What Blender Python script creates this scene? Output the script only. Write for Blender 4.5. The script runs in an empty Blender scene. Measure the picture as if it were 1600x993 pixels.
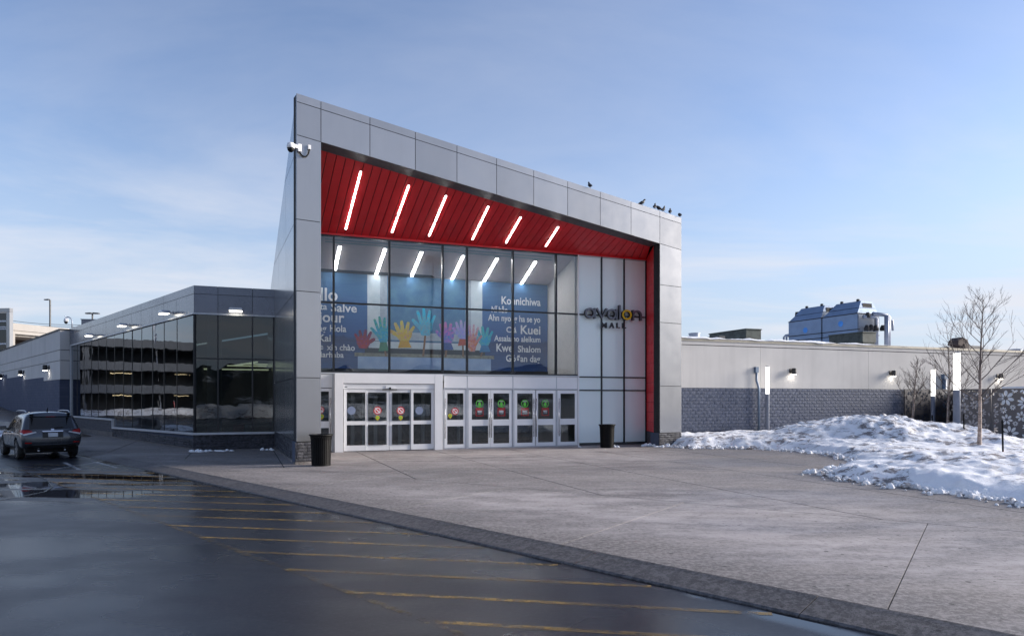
import bpy, math, random
import numpy as np
from mathutils import Vector, Matrix, noise
from mathutils.bvhtree import BVHTree
random.seed(7)
R = math.radians
scn = bpy.context.scene
col = scn.collection

# ------------------------------------------------------------------ camera
F, U0, V0, H = 1100.0, 800.0, 624.0, 2.1      # focal length in photo pixels, vanishing height, eye height in metres
cam_d = bpy.data.cameras.new('camera')
cam = bpy.data.objects.new('camera', cam_d)
col.objects.link(cam)
cam.location = (0, 0, H)
cam.rotation_euler = (R(90), 0, 0)
cam_d.sensor_width = 36
cam_d.lens = F / 1600 * 36
cam_d.shift_y = (V0 - 496.5) / 1600
cam_d.clip_end = 6000
scn.camera = cam

# ------------------------------------------------------------------ world, sun, exposure
SUN_AZ, SUN_EL = R(78), R(16)
w = bpy.data.worlds.new('World')
scn.world = w
w.use_nodes = True
nt = w.node_tree
bg = nt.nodes['Background']
sky = nt.nodes.new('ShaderNodeTexSky')
sky.sky_type = 'NISHITA'
sky.sun_disc = False
sky.sun_elevation = SUN_EL
sky.sun_rotation = SUN_AZ
sky.air_density = 1.0
sky.dust_density = 0.4
sky.ozone_density = 2.2
def wn(t, **k):
    n = nt.nodes.new(t)
    for a, b in k.items():
        setattr(n, a, b)
    return n
def wmath(op, a, b=None):
    n = wn('ShaderNodeMath', operation=op)
    for i, v in enumerate((a, b)):
        if v is None: continue
        if isinstance(v, (int, float)): n.inputs[i].default_value = v
        else: nt.links.new(v, n.inputs[i])
    return n.outputs[0]
tc = wn('ShaderNodeTexCoord')
sep = wn('ShaderNodeSeparateXYZ')
nt.links.new(tc.outputs['Generated'], sep.inputs[0])
zc = wmath('MAXIMUM', sep.outputs[2], 0.0)
# thin high cloud: a sheet overhead, seen foreshortened towards the horizon
den = wmath('ADD', zc, 0.06)
cx = wmath('DIVIDE', sep.outputs[0], den)
cy = wmath('DIVIDE', sep.outputs[1], den)
cmb = wn('ShaderNodeCombineXYZ')
nt.links.new(wmath('MULTIPLY', cx, 0.34), cmb.inputs[0])
nt.links.new(wmath('MULTIPLY', cy, 0.62), cmb.inputs[1])
cn = wn('ShaderNodeTexNoise')
cn.inputs['Scale'].default_value = 1.15
cn.inputs['Detail'].default_value = 7
cn.inputs['Roughness'].default_value = 0.58
cn.inputs['Distortion'].default_value = 0.5
nt.links.new(cmb.outputs[0], cn.inputs['Vector'])
mr = wn('ShaderNodeMapRange')
mr.inputs['From Min'].default_value = 0.43
mr.inputs['From Max'].default_value = 0.66
nt.links.new(cn.outputs[0], mr.inputs['Value'])
# more haze and cloud low down
lowm = wn('ShaderNodeMapRange', interpolation_type='SMOOTHSTEP')
lowm.inputs['From Min'].default_value = 0.42
lowm.inputs['From Max'].default_value = 0.02
lowm.inputs['To Min'].default_value = 0.22
lowm.inputs['To Max'].default_value = 0.95
nt.links.new(zc, lowm.inputs['Value'])
cl = wmath('MULTIPLY', mr.outputs[0], lowm.outputs[0])
hz = wn('ShaderNodeMapRange', interpolation_type='SMOOTHERSTEP')
hz.inputs['From Min'].default_value = 0.42
hz.inputs['From Max'].default_value = -0.02
hz.inputs['To Min'].default_value = 0.0
hz.inputs['To Max'].default_value = 0.86
nt.links.new(zc, hz.inputs['Value'])
tint = wn('ShaderNodeMix', data_type='RGBA', blend_type='MULTIPLY')
tint.inputs[0].default_value = 1
nt.links.new(sky.outputs[0], tint.inputs[6])
tint.inputs[7].default_value = (0.56, 0.50, 0.53, 1)
m1 = wn('ShaderNodeMix', data_type='RGBA')
nt.links.new(hz.outputs[0], m1.inputs[0])
nt.links.new(tint.outputs[2], m1.inputs[6])
m1.inputs[7].default_value = (1.28, 1.55, 1.98, 1)
m2 = wn('ShaderNodeMix', data_type='RGBA')
nt.links.new(cl, m2.inputs[0])
nt.links.new(m1.outputs[2], m2.inputs[6])
m2.inputs[7].default_value = (1.98, 2.02, 2.2, 1)
nt.links.new(m2.outputs[2], bg.inputs['Color'])
bg.inputs['Strength'].default_value = 0.15

sd = bpy.data.lights.new('sun', 'SUN')
sd.energy = 3.0
sd.angle = R(25)
sd.color = (1.0, 0.92, 0.83)
sun = bpy.data.objects.new('sun', sd)
col.objects.link(sun)
to_sun = Vector((math.sin(SUN_AZ) * math.cos(SUN_EL), math.cos(SUN_AZ) * math.cos(SUN_EL), math.sin(SUN_EL)))
sun.rotation_euler = (-to_sun).to_track_quat('-Z', 'Y').to_euler()
sun.location = to_sun * 100
vs = scn.view_settings
vs.view_transform = 'Standard'
vs.look = 'None'
vs.exposure = 1.47
vs.gamma = 1
vs.use_curve_mapping = False
cyc = scn.cycles
cyc.max_bounces = 8
cyc.transparent_max_bounces = 16
cyc.sample_clamp_indirect = 6
cyc.caustics_reflective = False
cyc.caustics_refractive = False
cyc.use_denoising = True

# ------------------------------------------------------------------ helpers: objects
def wmat(o):
    m = o.matrix_basis.copy()
    if o.parent:
        return wmat(o.parent) @ o.matrix_parent_inverse @ m
    return m
def adopt(o, par):
    o.parent = par
    o.matrix_parent_inverse = wmat(par).inverted()
def tag(o, label=None, cat=None, group=None, kind=None):
    if label: o['label'] = label
    if cat: o['category'] = cat
    if group: o['group'] = group
    if kind: o['kind'] = kind
    return o
def thing(name, loc, label, cat, group=None, rz=0):
    o = bpy.data.objects.new(name, None)
    o.empty_display_size = 0.2
    col.objects.link(o)
    o.location = loc
    o.rotation_euler.z = rz
    return tag(o, label, cat, group)
def inst(name, me, par=None, loc=(0, 0, 0), rz=0, scale=None, quat=None):
    o = bpy.data.objects.new(name, me)
    col.objects.link(o)
    o.location = loc
    if quat is not None:
        o.rotation_mode = 'QUATERNION'
        o.rotation_quaternion = quat
    else:
        o.rotation_euler.z = rz
    if scale is not None: o.scale = scale
    if par: adopt(o, par)
    return o
def copy_tree(o, par=None, keep=None):
    c = o.copy()
    col.objects.link(c)
    if par: c.parent = par
    for ch in (keep or KIDS(o)): copy_tree(ch, c)
    return c
def KIDS(o):
    return [x for x in list(col.objects) if x.parent == o]

class MB:
    """collects faces in world coordinates; build() links them as one mesh object with its origin inside it"""
    def __init__(s):
        s.v, s.f = [], []
    def add(s, pts, faces):
        n = len(s.v)
        s.v += [Vector(p) for p in pts]
        s.f += [tuple(i + n for i in f) for f in faces]
        return s
    def hexa(s, p):     # 8 points: bottom ring, top ring
        return s.add(p, [(3, 2, 1, 0), (4, 5, 6, 7), (0, 1, 5, 4), (1, 2, 6, 5), (2, 3, 7, 6), (3, 0, 4, 7)])
    def box(s, x0, x1, y0, y1, z0, z1):
        return s.hexa([(x0, y0, z0), (x1, y0, z0), (x1, y1, z0), (x0, y1, z0), (x0, y0, z1), (x1, y0, z1), (x1, y1, z1), (x0, y1, z1)])
    def loft(s, a, b):  # two equal polygons
        n = len(a)
        f = [tuple(range(n - 1, -1, -1)), tuple(range(n, 2 * n))]
        f += [(i, (i + 1) % n, n + (i + 1) % n, n + i) for i in range(n)]
        return s.add(list(a) + list(b), f)
    def slab(s, L, poly, o0, o1):
        return s.loft([L.pt(a, z, o0) for a, z in poly], [L.pt(a, z, o1) for a, z in poly])
    def lbox(s, L, s0, s1, z0, z1, o0, o1):
        return s.slab(L, [(s0, z0), (s1, z0), (s1, z1), (s0, z1)], o0, o1)
    def rings(s, rings, cap=True):
        n = len(rings[0]); base = len(s.v)
        for r in rings: s.v += [Vector(p) for p in r]
        for k in range(len(rings) - 1):
            for i in range(n):
                j = (i + 1) % n
                s.f.append((base + k * n + i, base + k * n + j, base + (k + 1) * n + j, base + (k + 1) * n + i))
        if cap:
            s.f.append(tuple(base + i for i in range(n - 1, -1, -1)))
            s.f.append(tuple(base + (len(rings) - 1) * n + i for i in range(n)))
        return s
    def tube(s, pts, rad, n=8, cap=True):
        pts = [Vector(p) for p in pts]
        if not hasattr(rad, '__len__'): rad = [rad] * len(pts)
        rr = []; ref = None
        for i, p in enumerate(pts):
            t = (pts[min(i + 1, len(pts) - 1)] - pts[max(i - 1, 0)]).normalized()
            if ref is None:
                ref = Vector((0, 0, 1)) if abs(t.z) < 0.9 else Vector((1, 0, 0))
            a = (ref - t * ref.dot(t)).normalized(); b = t.cross(a); ref = a
            rr.append([p + (a * math.cos(k * 2 * math.pi / n) + b * math.sin(k * 2 * math.pi / n)) * rad[i] for k in range(n)])
        return s.rings(rr, cap)
    def lathe(s, c, prof, n=24, cap=True):   # prof: (radius, z)
        c = Vector(c)
        return s.rings([[c + Vector((r * math.cos(k * 2 * math.pi / n), r * math.sin(k * 2 * math.pi / n), z)) for k in range(n)] for r, z in prof], cap)
    def mesh(s, name, mat, smooth=False, center=None):
        c = Vector(center) if center is not None else (sum(s.v, Vector()) / max(1, len(s.v)))
        me = bpy.data.meshes.new(name)
        me.from_pydata([p - c for p in s.v], [], s.f)
        me.validate()
        if mat: me.materials.append(mat)
        if smooth:
            for p in me.polygons: p.use_smooth = True
        return me, c
    def build(s, name, mat, par=None, smooth=False, bevel=0, kind=None, label=None, recalc=True, center=None):
        me, c = s.mesh(name, mat, smooth, center)
        if recalc:
            import bmesh
            b = bmesh.new(); b.from_mesh(me)
            bmesh.ops.recalc_face_normals(b, faces=b.faces)
            b.to_mesh(me); b.free()
        o = bpy.data.objects.new(name, me)
        col.objects.link(o)
        o.location = c
        if par: adopt(o, par)
        if bevel:
            m = o.modifiers.new('bevel', 'BEVEL'); m.width = bevel; m.segments = 2; m.limit_method = 'ANGLE'
        if kind: o['kind'] = kind
        if label: o['label'] = label
        return o

class Line:
    """a vertical plane through (x, y) along d; s metres along it, o metres out of it towards the camera side"""
    def __init__(s, x, y, d):
        s.x, s.y = x, y
        l = math.hypot(*d); s.dx, s.dy = d[0] / l, d[1] / l
        s.nx, s.ny = s.dy, -s.dx
        if s.nx * -x + s.ny * -y < 0: s.nx, s.ny = -s.nx, -s.ny
    def off(s, o):
        c = Line(s.x + s.nx * o, s.y + s.ny * o, (s.dx, s.dy)); c.nx, c.ny = s.nx, s.ny
        return c
    def s(s, u):
        r = (u - U0) / F
        return (r * s.y - s.x) / (s.dx - r * s.dy)
    def Y(s, a): return s.y + s.dy * a
    def z(s, u, v): return H - (v - V0) * s.Y(s.s(u)) / F
    def pt(s, a, z=0, o=0): return Vector((s.x + s.dx * a + s.nx * o, s.y + s.dy * a + s.ny * o, z))
    @property
    def ang(s): return math.atan2(s.dy, s.dx)
def P(u, v, Y): return Vector(((u - U0) / F * Y, Y, H - (v - V0) / F * Y))
def ground(u, v, z=0.0): return P(u, v, (H - z) * F / (v - V0))
def vp(u): return (u - U0, F) if u > U0 else (u - U0, F)
def ray_plane(u, v, a, b, c):
    d = Vector(((u - U0) / F, 1, -(v - V0) / F)); o = Vector((0, 0, H))
    n = (b - a).cross(c - a)
    return o + d * ((a - o).dot(n) / d.dot(n))
def clip(poly, a, b, c):   # keep a*x + b*y <= c
    out = []
    for i in range(len(poly)):
        p, q = poly[i], poly[(i + 1) % len(poly)]
        dp, dq = a * p[0] + b * p[1] - c, a * q[0] + b * q[1] - c
        if dp <= 0: out.append(p)
        if (dp < 0 < dq) or (dq < 0 < dp):
            t = dp / (dp - dq)
            out.append((p[0] + (q[0] - p[0]) * t, p[1] + (q[1] - p[1]) * t))
    return out
def inset(poly, g):
    """shrink a convex polygon by g"""
    A = sum(poly[i][0] * poly[(i + 1) % len(poly)][1] - poly[(i + 1) % len(poly)][0] * poly[i][1] for i in range(len(poly)))
    sg = 1 if A > 0 else -1
    out = list(poly)
    for i in range(len(poly)):
        p, q = poly[i], poly[(i + 1) % len(poly)]
        ex, ey = q[0] - p[0], q[1] - p[1]
        l = math.hypot(ex, ey)
        if l < 1e-6: continue
        nx, ny = ey / l * sg, -ex / l * sg       # outward
        out = clip(out, nx, ny, nx * p[0] + ny * p[1] - g)
        if len(out) < 3: return []
    return out

# ------------------------------------------------------------------ helpers: materials
class NT:
    def __init__(s, name):
        s.m = bpy.data.materials.new(name); s.m.use_nodes = True
        s.t = s.m.node_tree; s.b = s.t.nodes['Principled BSDF']; s.out = s.t.nodes['Material Output']
        s.g = s.n('ShaderNodeNewGeometry'); s.pos = s.g.outputs['Position']
    def n(s, t, **k):
        x = s.t.nodes.new(t)
        for a, b in k.items(): setattr(x, a, b)
        return x
    def set(s, i, v):
        if isinstance(v, bpy.types.NodeSocket): s.t.links.new(v, i)
        elif isinstance(v, tuple) and len(v) == 3 and i.type == 'RGBA': i.default_value = (*v, 1)
        else: i.default_value = v
    def bs(s, **k):
        for a, v in k.items(): s.set(s.b.inputs[a.replace('_', ' ')], v)
        return s
    def noise(s, scale, detail=4, rough=0.55, vec=None, dist=0, stretch=None):
        x = s.n('ShaderNodeTexNoise')
        x.inputs['Scale'].default_value = scale; x.inputs['Detail'].default_value = detail
        x.inputs['Roughness'].default_value = rough; x.inputs['Distortion'].default_value = dist
        v = vec or s.pos
        if stretch:
            mp = s.n('ShaderNodeMapping'); mp.inputs['Scale'].default_value = stretch[:3]
            if len(stretch) > 3: mp.inputs['Rotation'].default_value = (0, 0, stretch[3])
            s.t.links.new(v, mp.inputs[0]); v = mp.outputs[0]
        s.t.links.new(v, x.inputs['Vector'])
        return x.outputs[0]
    def ramp(s, f, a, b, lo=0.0, hi=1.0, smooth=False):
        x = s.n('ShaderNodeMapRange')
        if smooth: x.interpolation_type = 'SMOOTHSTEP'
        for k, v in (('From Min', a), ('From Max', b), ('To Min', lo), ('To Max', hi)): s.set(x.inputs[k], v)
        s.t.links.new(f, x.inputs['Value'])
        return x.outputs[0]
    def mix(s, f, a, b, mode='MIX'):
        x = s.n('ShaderNodeMix', data_type='RGBA', blend_type=mode)
        s.set(x.inputs[0], f); s.set(x.inputs[6], a); s.set(x.inputs[7], b)
        return x.outputs[2]
    def math(s, op, a, b=0.0, c=None):
        x = s.n('ShaderNodeMath', operation=op)
        s.set(x.inputs[0], a); s.set(x.inputs[1], b)
        if c is not None: s.set(x.inputs[2], c)
        return x.outputs[0]
    def xyz(s, v=None):
        x = s.n('ShaderNodeSeparateXYZ'); s.t.links.new(v or s.pos, x.inputs[0]); return x.outputs
    def rnd(s):
        return s.n('ShaderNodeObjectInfo').outputs['Random']
    def bump(s, h, strength=0.3, dist=0.02):
        x = s.n('ShaderNodeBump'); x.inputs['Strength'].default_value = strength; x.inputs['Distance'].default_value = dist
        s.t.links.new(h, x.inputs['Height']); s.t.links.new(x.outputs[0], s.b.inputs['Normal'])
        return s
def plain(name, c, rough=0.5, metal=0.0, var=0.12, nscale=3.0, bump=0.0, bscale=40, coat=0, rndvar=0.0):
    t = NT(name)
    cc = t.mix(t.ramp(t.noise(nscale), 0.3, 0.7), tuple(x * (1 - var) for x in c), tuple(min(1, x * (1 + var)) for x in c))
    if rndvar:
        cc = t.mix(1.0, cc, t.mix(t.rnd(), (1 - rndvar,) * 3, (1 + rndvar,) * 3), 'MULTIPLY')
    t.bs(Base_Color=cc, Roughness=t.ramp(t.noise(nscale * 2.3), 0.3, 0.7, max(0.02, rough - 0.07), min(1, rough + 0.07)), Metallic=metal)
    if coat: t.bs(Coat_Weight=coat, Coat_Roughness=0.05)
    if bump: t.bump(t.noise(bscale, 5), bump, 0.01)
    return t.m
def glow(name, c, strength):
    t = NT(name)
    t.bs(Base_Color=tuple(c), Emission_Color=tuple(c), Emission_Strength=strength, Roughness=0.4)
    return t.m
def glass(name, tintc, ior=1.5, wob=0.0, gain=1.0):
    t = NT(name); t.t.nodes.remove(t.b)
    tr = t.n('ShaderNodeBsdfTransparent'); tr.inputs[0].default_value = (*tintc, 1)
    gl = t.n('ShaderNodeBsdfGlossy'); gl.inputs['Roughness'].default_value = 0.0
    gl.inputs['Color'].default_value = (0.92, 0.96, 1, 1)
    fr = t.n('ShaderNodeFresnel'); fr.inputs['IOR'].default_value = ior
    if wob:
        bp = t.n('ShaderNodeBump'); bp.inputs['Strength'].default_value = wob; bp.inputs['Distance'].default_value = 0.05
        t.t.links.new(t.noise(0.9, 2), bp.inputs['Height'])
        for x in (gl, fr): t.t.links.new(bp.outputs[0], x.inputs['Normal'])
    mx = t.n('ShaderNodeMixShader')
    t.t.links.new(t.math('MINIMUM', t.math('MULTIPLY', fr.outputs[0], gain), 1.0), mx.inputs[0])
    t.t.links.new(tr.outputs[0], mx.inputs[1]); t.t.links.new(gl.outputs[0], mx.inputs[2])
    t.t.links.new(mx.outputs[0], t.out.inputs[0])
    return t.m

M = {}
def _panel(name, c, rough, metal):
    t = NT(name)
    big = t.noise(0.7, 3, stretch=(1, 1, 0.5))
    cc = t.mix(t.ramp(big, 0.3, 0.7), tuple(x * 0.95 for x in c), tuple(x * 1.05 for x in c))
    cc = t.mix(1.0, cc, t.mix(t.rnd(), (0.90,) * 3, (1.08,) * 3), 'MULTIPLY')
    # rain streaks and road film
    st = t.noise(5, 4, stretch=(1, 1, 0.07))
    cc = t.mix(t.ramp(st, 0.55, 0.8, 0, 0.10), cc, tuple(x * 0.6 for x in c))
    t.bs(Base_Color=cc, Metallic=metal, Roughness=t.ramp(t.noise(1.6, 5), 0.3, 0.7, rough - 0.01, rough + 0.025))
    t.bs(Coat_Weight=0.4, Coat_Roughness=0.10)
    return t.m
M['panel'] = _panel('grey composite panel', (0.31, 0.315, 0.33), 0.24, 0.6)
M['panel_dark'] = _panel('charcoal composite panel', (0.12, 0.135, 0.18), 0.26, 0.5)
M['reveal'] = plain('dark grey reveal', (0.06, 0.062, 0.066), 0.5, 0.2)
M['joint'] = plain('dark joint backing', (0.022, 0.022, 0.024), 0.8)
M['red'] = plain('red soffit board', (0.70, 0.018, 0.026), 0.42, 0.0, 0.08, 1.5, rndvar=0.05)
M['white'] = plain('white painted frame', (0.85, 0.85, 0.86), 0.38, 0, 0.03, 2)
M['mullion'] = plain('dark anodised mullion', (0.03, 0.032, 0.036), 0.35, 0.5)
M['alu'] = plain('clear anodised trim', (0.50, 0.52, 0.56), 0.45, 0.4, 0.05)
M['steel'] = plain('brushed steel handle', (0.5, 0.5, 0.52), 0.25, 1, 0.05)
M['glass'] = glass('clear entrance glass', (0.89, 0.90, 0.91), 1.5, 0.02, 1.05)
M['glass_door'] = glass('door glass', (0.80, 0.84, 0.85), 1.5, 0.02, 1.4)
M['glass_wing'] = glass('tinted wing glass', (0.27, 0.34, 0.36), 1.5, 0.05, 1.35)
def _frost():
    t = NT('white back-painted glass')
    z = t.xyz()[2]
    t.bs(Base_Color=t.mix(t.ramp(t.noise(0.35, 2), 0.3, 0.7), (0.80, 0.92, 0.93), (0.86, 0.95, 0.95)), Roughness=0.10, Specular_IOR_Level=0.6)
    return t.m
M['frost'] = _frost()
def _stone(name, a, b):
    t = NT(name)
    c = t.mix(t.rnd(), a, b)
    c = t.mix(t.ramp(t.noise(9, 5), 0.35, 0.7), c, tuple(x * 0.55 for x in a))
    c = t.mix(t.ramp(t.noise(3.5, 6, 0.7), 0.6, 0.8, 0, 0.5), c, (0.16, 0.16, 0.17))
    t.bs(Base_Color=c, Roughness=0.72)
    t.bump(t.noise(16, 6, 0.65), 0.7, 0.02)
    return t.m
M['stone'] = _stone('dark ledge stone', (0.035, 0.037, 0.048), (0.095, 0.095, 0.115))
M['block'] = _stone('blue grey split block', (0.078, 0.098, 0.155), (0.105, 0.125, 0.19))
M['mortar'] = plain('grey mortar', (0.075, 0.09, 0.135), 0.9, bump=0.4)
def _stucco(name, c):
    t = NT(name)
    cc = t.mix(t.ramp(t.noise(0.5, 4), 0.3, 0.7), tuple(x * 0.93 for x in c), tuple(x * 1.05 for x in c))
    st = t.noise(2.2, 5, stretch=(1, 1, 0.08))
    cc = t.mix(t.ramp(st, 0.52, 0.8, 0, 0.35), cc, tuple(x * 0.7 for x in c))
    t.bs(Base_Color=cc, Roughness=0.9)
    t.bump(t.noise(45, 4), 0.35, 0.01)
    return t.m
M['stucco'] = _stucco('grey beige stucco', (0.60, 0.575, 0.545))
M['cap'] = plain('tan parapet cap', (0.42, 0.38, 0.30), 0.5, 0.1)
M['concrete_wall'] = _stucco('weathered concrete', (0.36, 0.34, 0.32))
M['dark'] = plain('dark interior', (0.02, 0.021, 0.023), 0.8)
M['interior'] = plain('interior plaster', (0.55, 0.54, 0.53), 0.8, 0, 0.05)
M['ceiling'] = plain('interior ceiling board', (0.66, 0.58, 0.59), 0.8, 0, 0.04)
M['floor_in'] = plain('interior floor tile', (0.16, 0.15, 0.14), 0.3, 0, 0.2)
M['black'] = plain('black powder coat', (0.003, 0.003, 0.0034), 0.55, 0.0)
M['black'].node_tree.nodes['Principled BSDF'].inputs['Specular IOR Level'].default_value = 0.2
M['light'] = glow('white lit diffuser', (1, 0.97, 0.95), 8.0)
M['light_in'] = glow('lit interior strip', (1, 0.97, 0.94), 15.0)
M['light_col'] = glow('lit column lens', (1, 0.96, 0.88), 0.75)
M['light_dn'] = glow('lit downlight lens', (1, 0.95, 0.85), 8.0)
M['light_warm'] = glow('warm lit strip', (1, 0.78, 0.45), 0.8)
def _snow():
    t = NT('old plough snow')
    d1 = t.noise(2.4, 8, 0.74, dist=0.3, stretch=(1, 1, 1.6))
    d2 = t.noise(0.42, 4, 0.6)
    dirt = t.math('MULTIPLY', t.ramp(d1, 0.49, 0.57), t.ramp(d2, 0.42, 0.54))
    sp = t.ramp(t.noise(22, 3, 0.7), 0.66, 0.72, 0, 0.6)
    dirt = t.math('MAXIMUM', t.math('MULTIPLY', dirt, 0.9), t.math('MULTIPLY', sp, t.ramp(d2, 0.42, 0.6)))
    t.bs(Base_Color=t.mix(dirt, (0.90, 0.90, 0.91), (0.15, 0.12, 0.11)), Roughness=0.65, Subsurface_Weight=0.0, Specular_IOR_Level=0.3)
    t.bump(t.noise(14, 7, 0.7), 0.5, 0.06)
    return t.m
M['snow'] = _snow()
M['snow_clean'] = plain('clean snow', (0.82, 0.84, 0.88), 0.7, 0, 0.05, 4, bump=0.5, bscale=18)
# ------------------------------------------------------------------ lines on the plan
g0 = ground(700, 701)
LG = Line(g0.x, g0.y, vp(3680))                       # plane of the entrance glazing and doors
p0 = ground(463, 725)
LF = Line(p0.x, p0.y, vp(2550))                       # front of the tilted portal
LS = Line(p0.x, p0.y, vp(325))                        # left flank of the entrance
wc = P(303, 0, 29.4)
WF = Line(wc.x, wc.y, vp(3680))                       # wing front
WS = Line(wc.x, wc.y, vp(-210))                       # wing long glazed side
WS.nx, WS.ny = (-0.7367, -0.6764)
LS.nx, LS.ny = (-LS.dy, LS.dx) if LS.dx < 0 else (LS.dy, -LS.dx)
if LS.nx > 0: LS.nx, LS.ny = -LS.nx, -LS.ny
rw = P(1067, 0, 42)
RW = Line(rw.x, rw.y, vp(3600))                       # long wall to the right
gk = ground(775, 857, -0.12)
KD = Vector((-1062, 1100, 0)).normalized()            # run of the kerb
KN = Vector((KD.y, -KD.x, 0))                         # towards the plaza
KL = Line(gk.x, gk.y, (KD.x, KD.y))
ZR = -0.12

# ------------------------------------------------------------------ ground, road, plaza
def _asphalt():
    t = NT('wet asphalt')
    n1 = t.noise(0.16, 5, 0.6, dist=0.1)
    c = t.mix(t.ramp(n1, 0.35, 0.65), (0.009, 0.010, 0.015), (0.020, 0.021, 0.029))
    agg = t.noise(16, 5, 0.8)
    c = t.mix(t.ramp(agg, 0.50, 0.66, 0, 0.4), c, (0.062, 0.062, 0.068))
    c = t.mix(t.ramp(t.noise(9, 4, 0.8), 0.62, 0.70, 0, 0.6), c, (0.004, 0.004, 0.005))
    # tyre-polished and salt-greyed runs along the drive lane
    run = t.noise(1.0, 4, 0.6, stretch=(0.7, 0.035, 1, math.atan2(KD.x, KD.y)))
    c = t.mix(t.ramp(run, 0.48, 0.66, 0, 0.4), c, (0.045, 0.046, 0.052))
    n4 = t.noise(0.3, 3, 0.5, stretch=(1, 1.6, 1, 0.3))
    r = t.ramp(n4, 0.38, 0.60, 0.22, 0.40)
    x = t.xyz()
    # standing water lies only in the dip beside the parked car and in spots along the gutter
    dip = t.math('MULTIPLY', t.ramp(x[0], -19, -15.5, 0, 1, True), t.ramp(x[0], -5, -9.0, 0, 1, True))
    dip = t.math('MULTIPLY', dip, t.math('MULTIPLY', t.ramp(x[1], 14.5, 16.5, 0, 1, True), t.ramp(x[1], 22.5, 20.5, 0, 1, True)))
    gb = t.math('ADD', t.math('MULTIPLY', t.math('SUBTRACT', x[0], gk.x), KN.x), t.math('MULTIPLY', t.math('SUBTRACT', x[1], gk.y), KN.y))
    gut = t.math('MULTIPLY', t.ramp(gb, -0.42, -0.16, 0, 1, True), t.ramp(t.noise(0.5, 3), 0.50, 0.56, 0, 0.9))
    pn = t.noise(0.42, 4, 0.5, stretch=(0.5, 1.9, 1, -0.1))
    pud = t.math('MAXIMUM', t.math('MULTIPLY', t.ramp(pn, 0.47, 0.51), dip), gut)
    r = t.math('MAXIMUM', t.math('SUBTRACT', r, t.math('MULTIPLY', pud, 0.4)), 0.03)
    c = t.mix(t.math('MULTIPLY', pud, 0.85), c, (0.006, 0.006, 0.008))
    t.bs(Base_Color=c, Roughness=r, Specular_IOR_Level=t.math('ADD', 0.20, t.math('MULTIPLY', pud, 0.3)))
    b = t.n('ShaderNodeBump'); b.inputs['Distance'].default_value = 0.012
    t.t.links.new(t.math('MULTIPLY', t.math('SUBTRACT', 1.0, pud), 0.16), b.inputs['Strength'])
    t.t.links.new(t.noise(15, 5, 0.8), b.inputs['Height']); t.t.links.new(b.outputs[0], t.b.inputs['Normal'])
    return t.m
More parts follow.
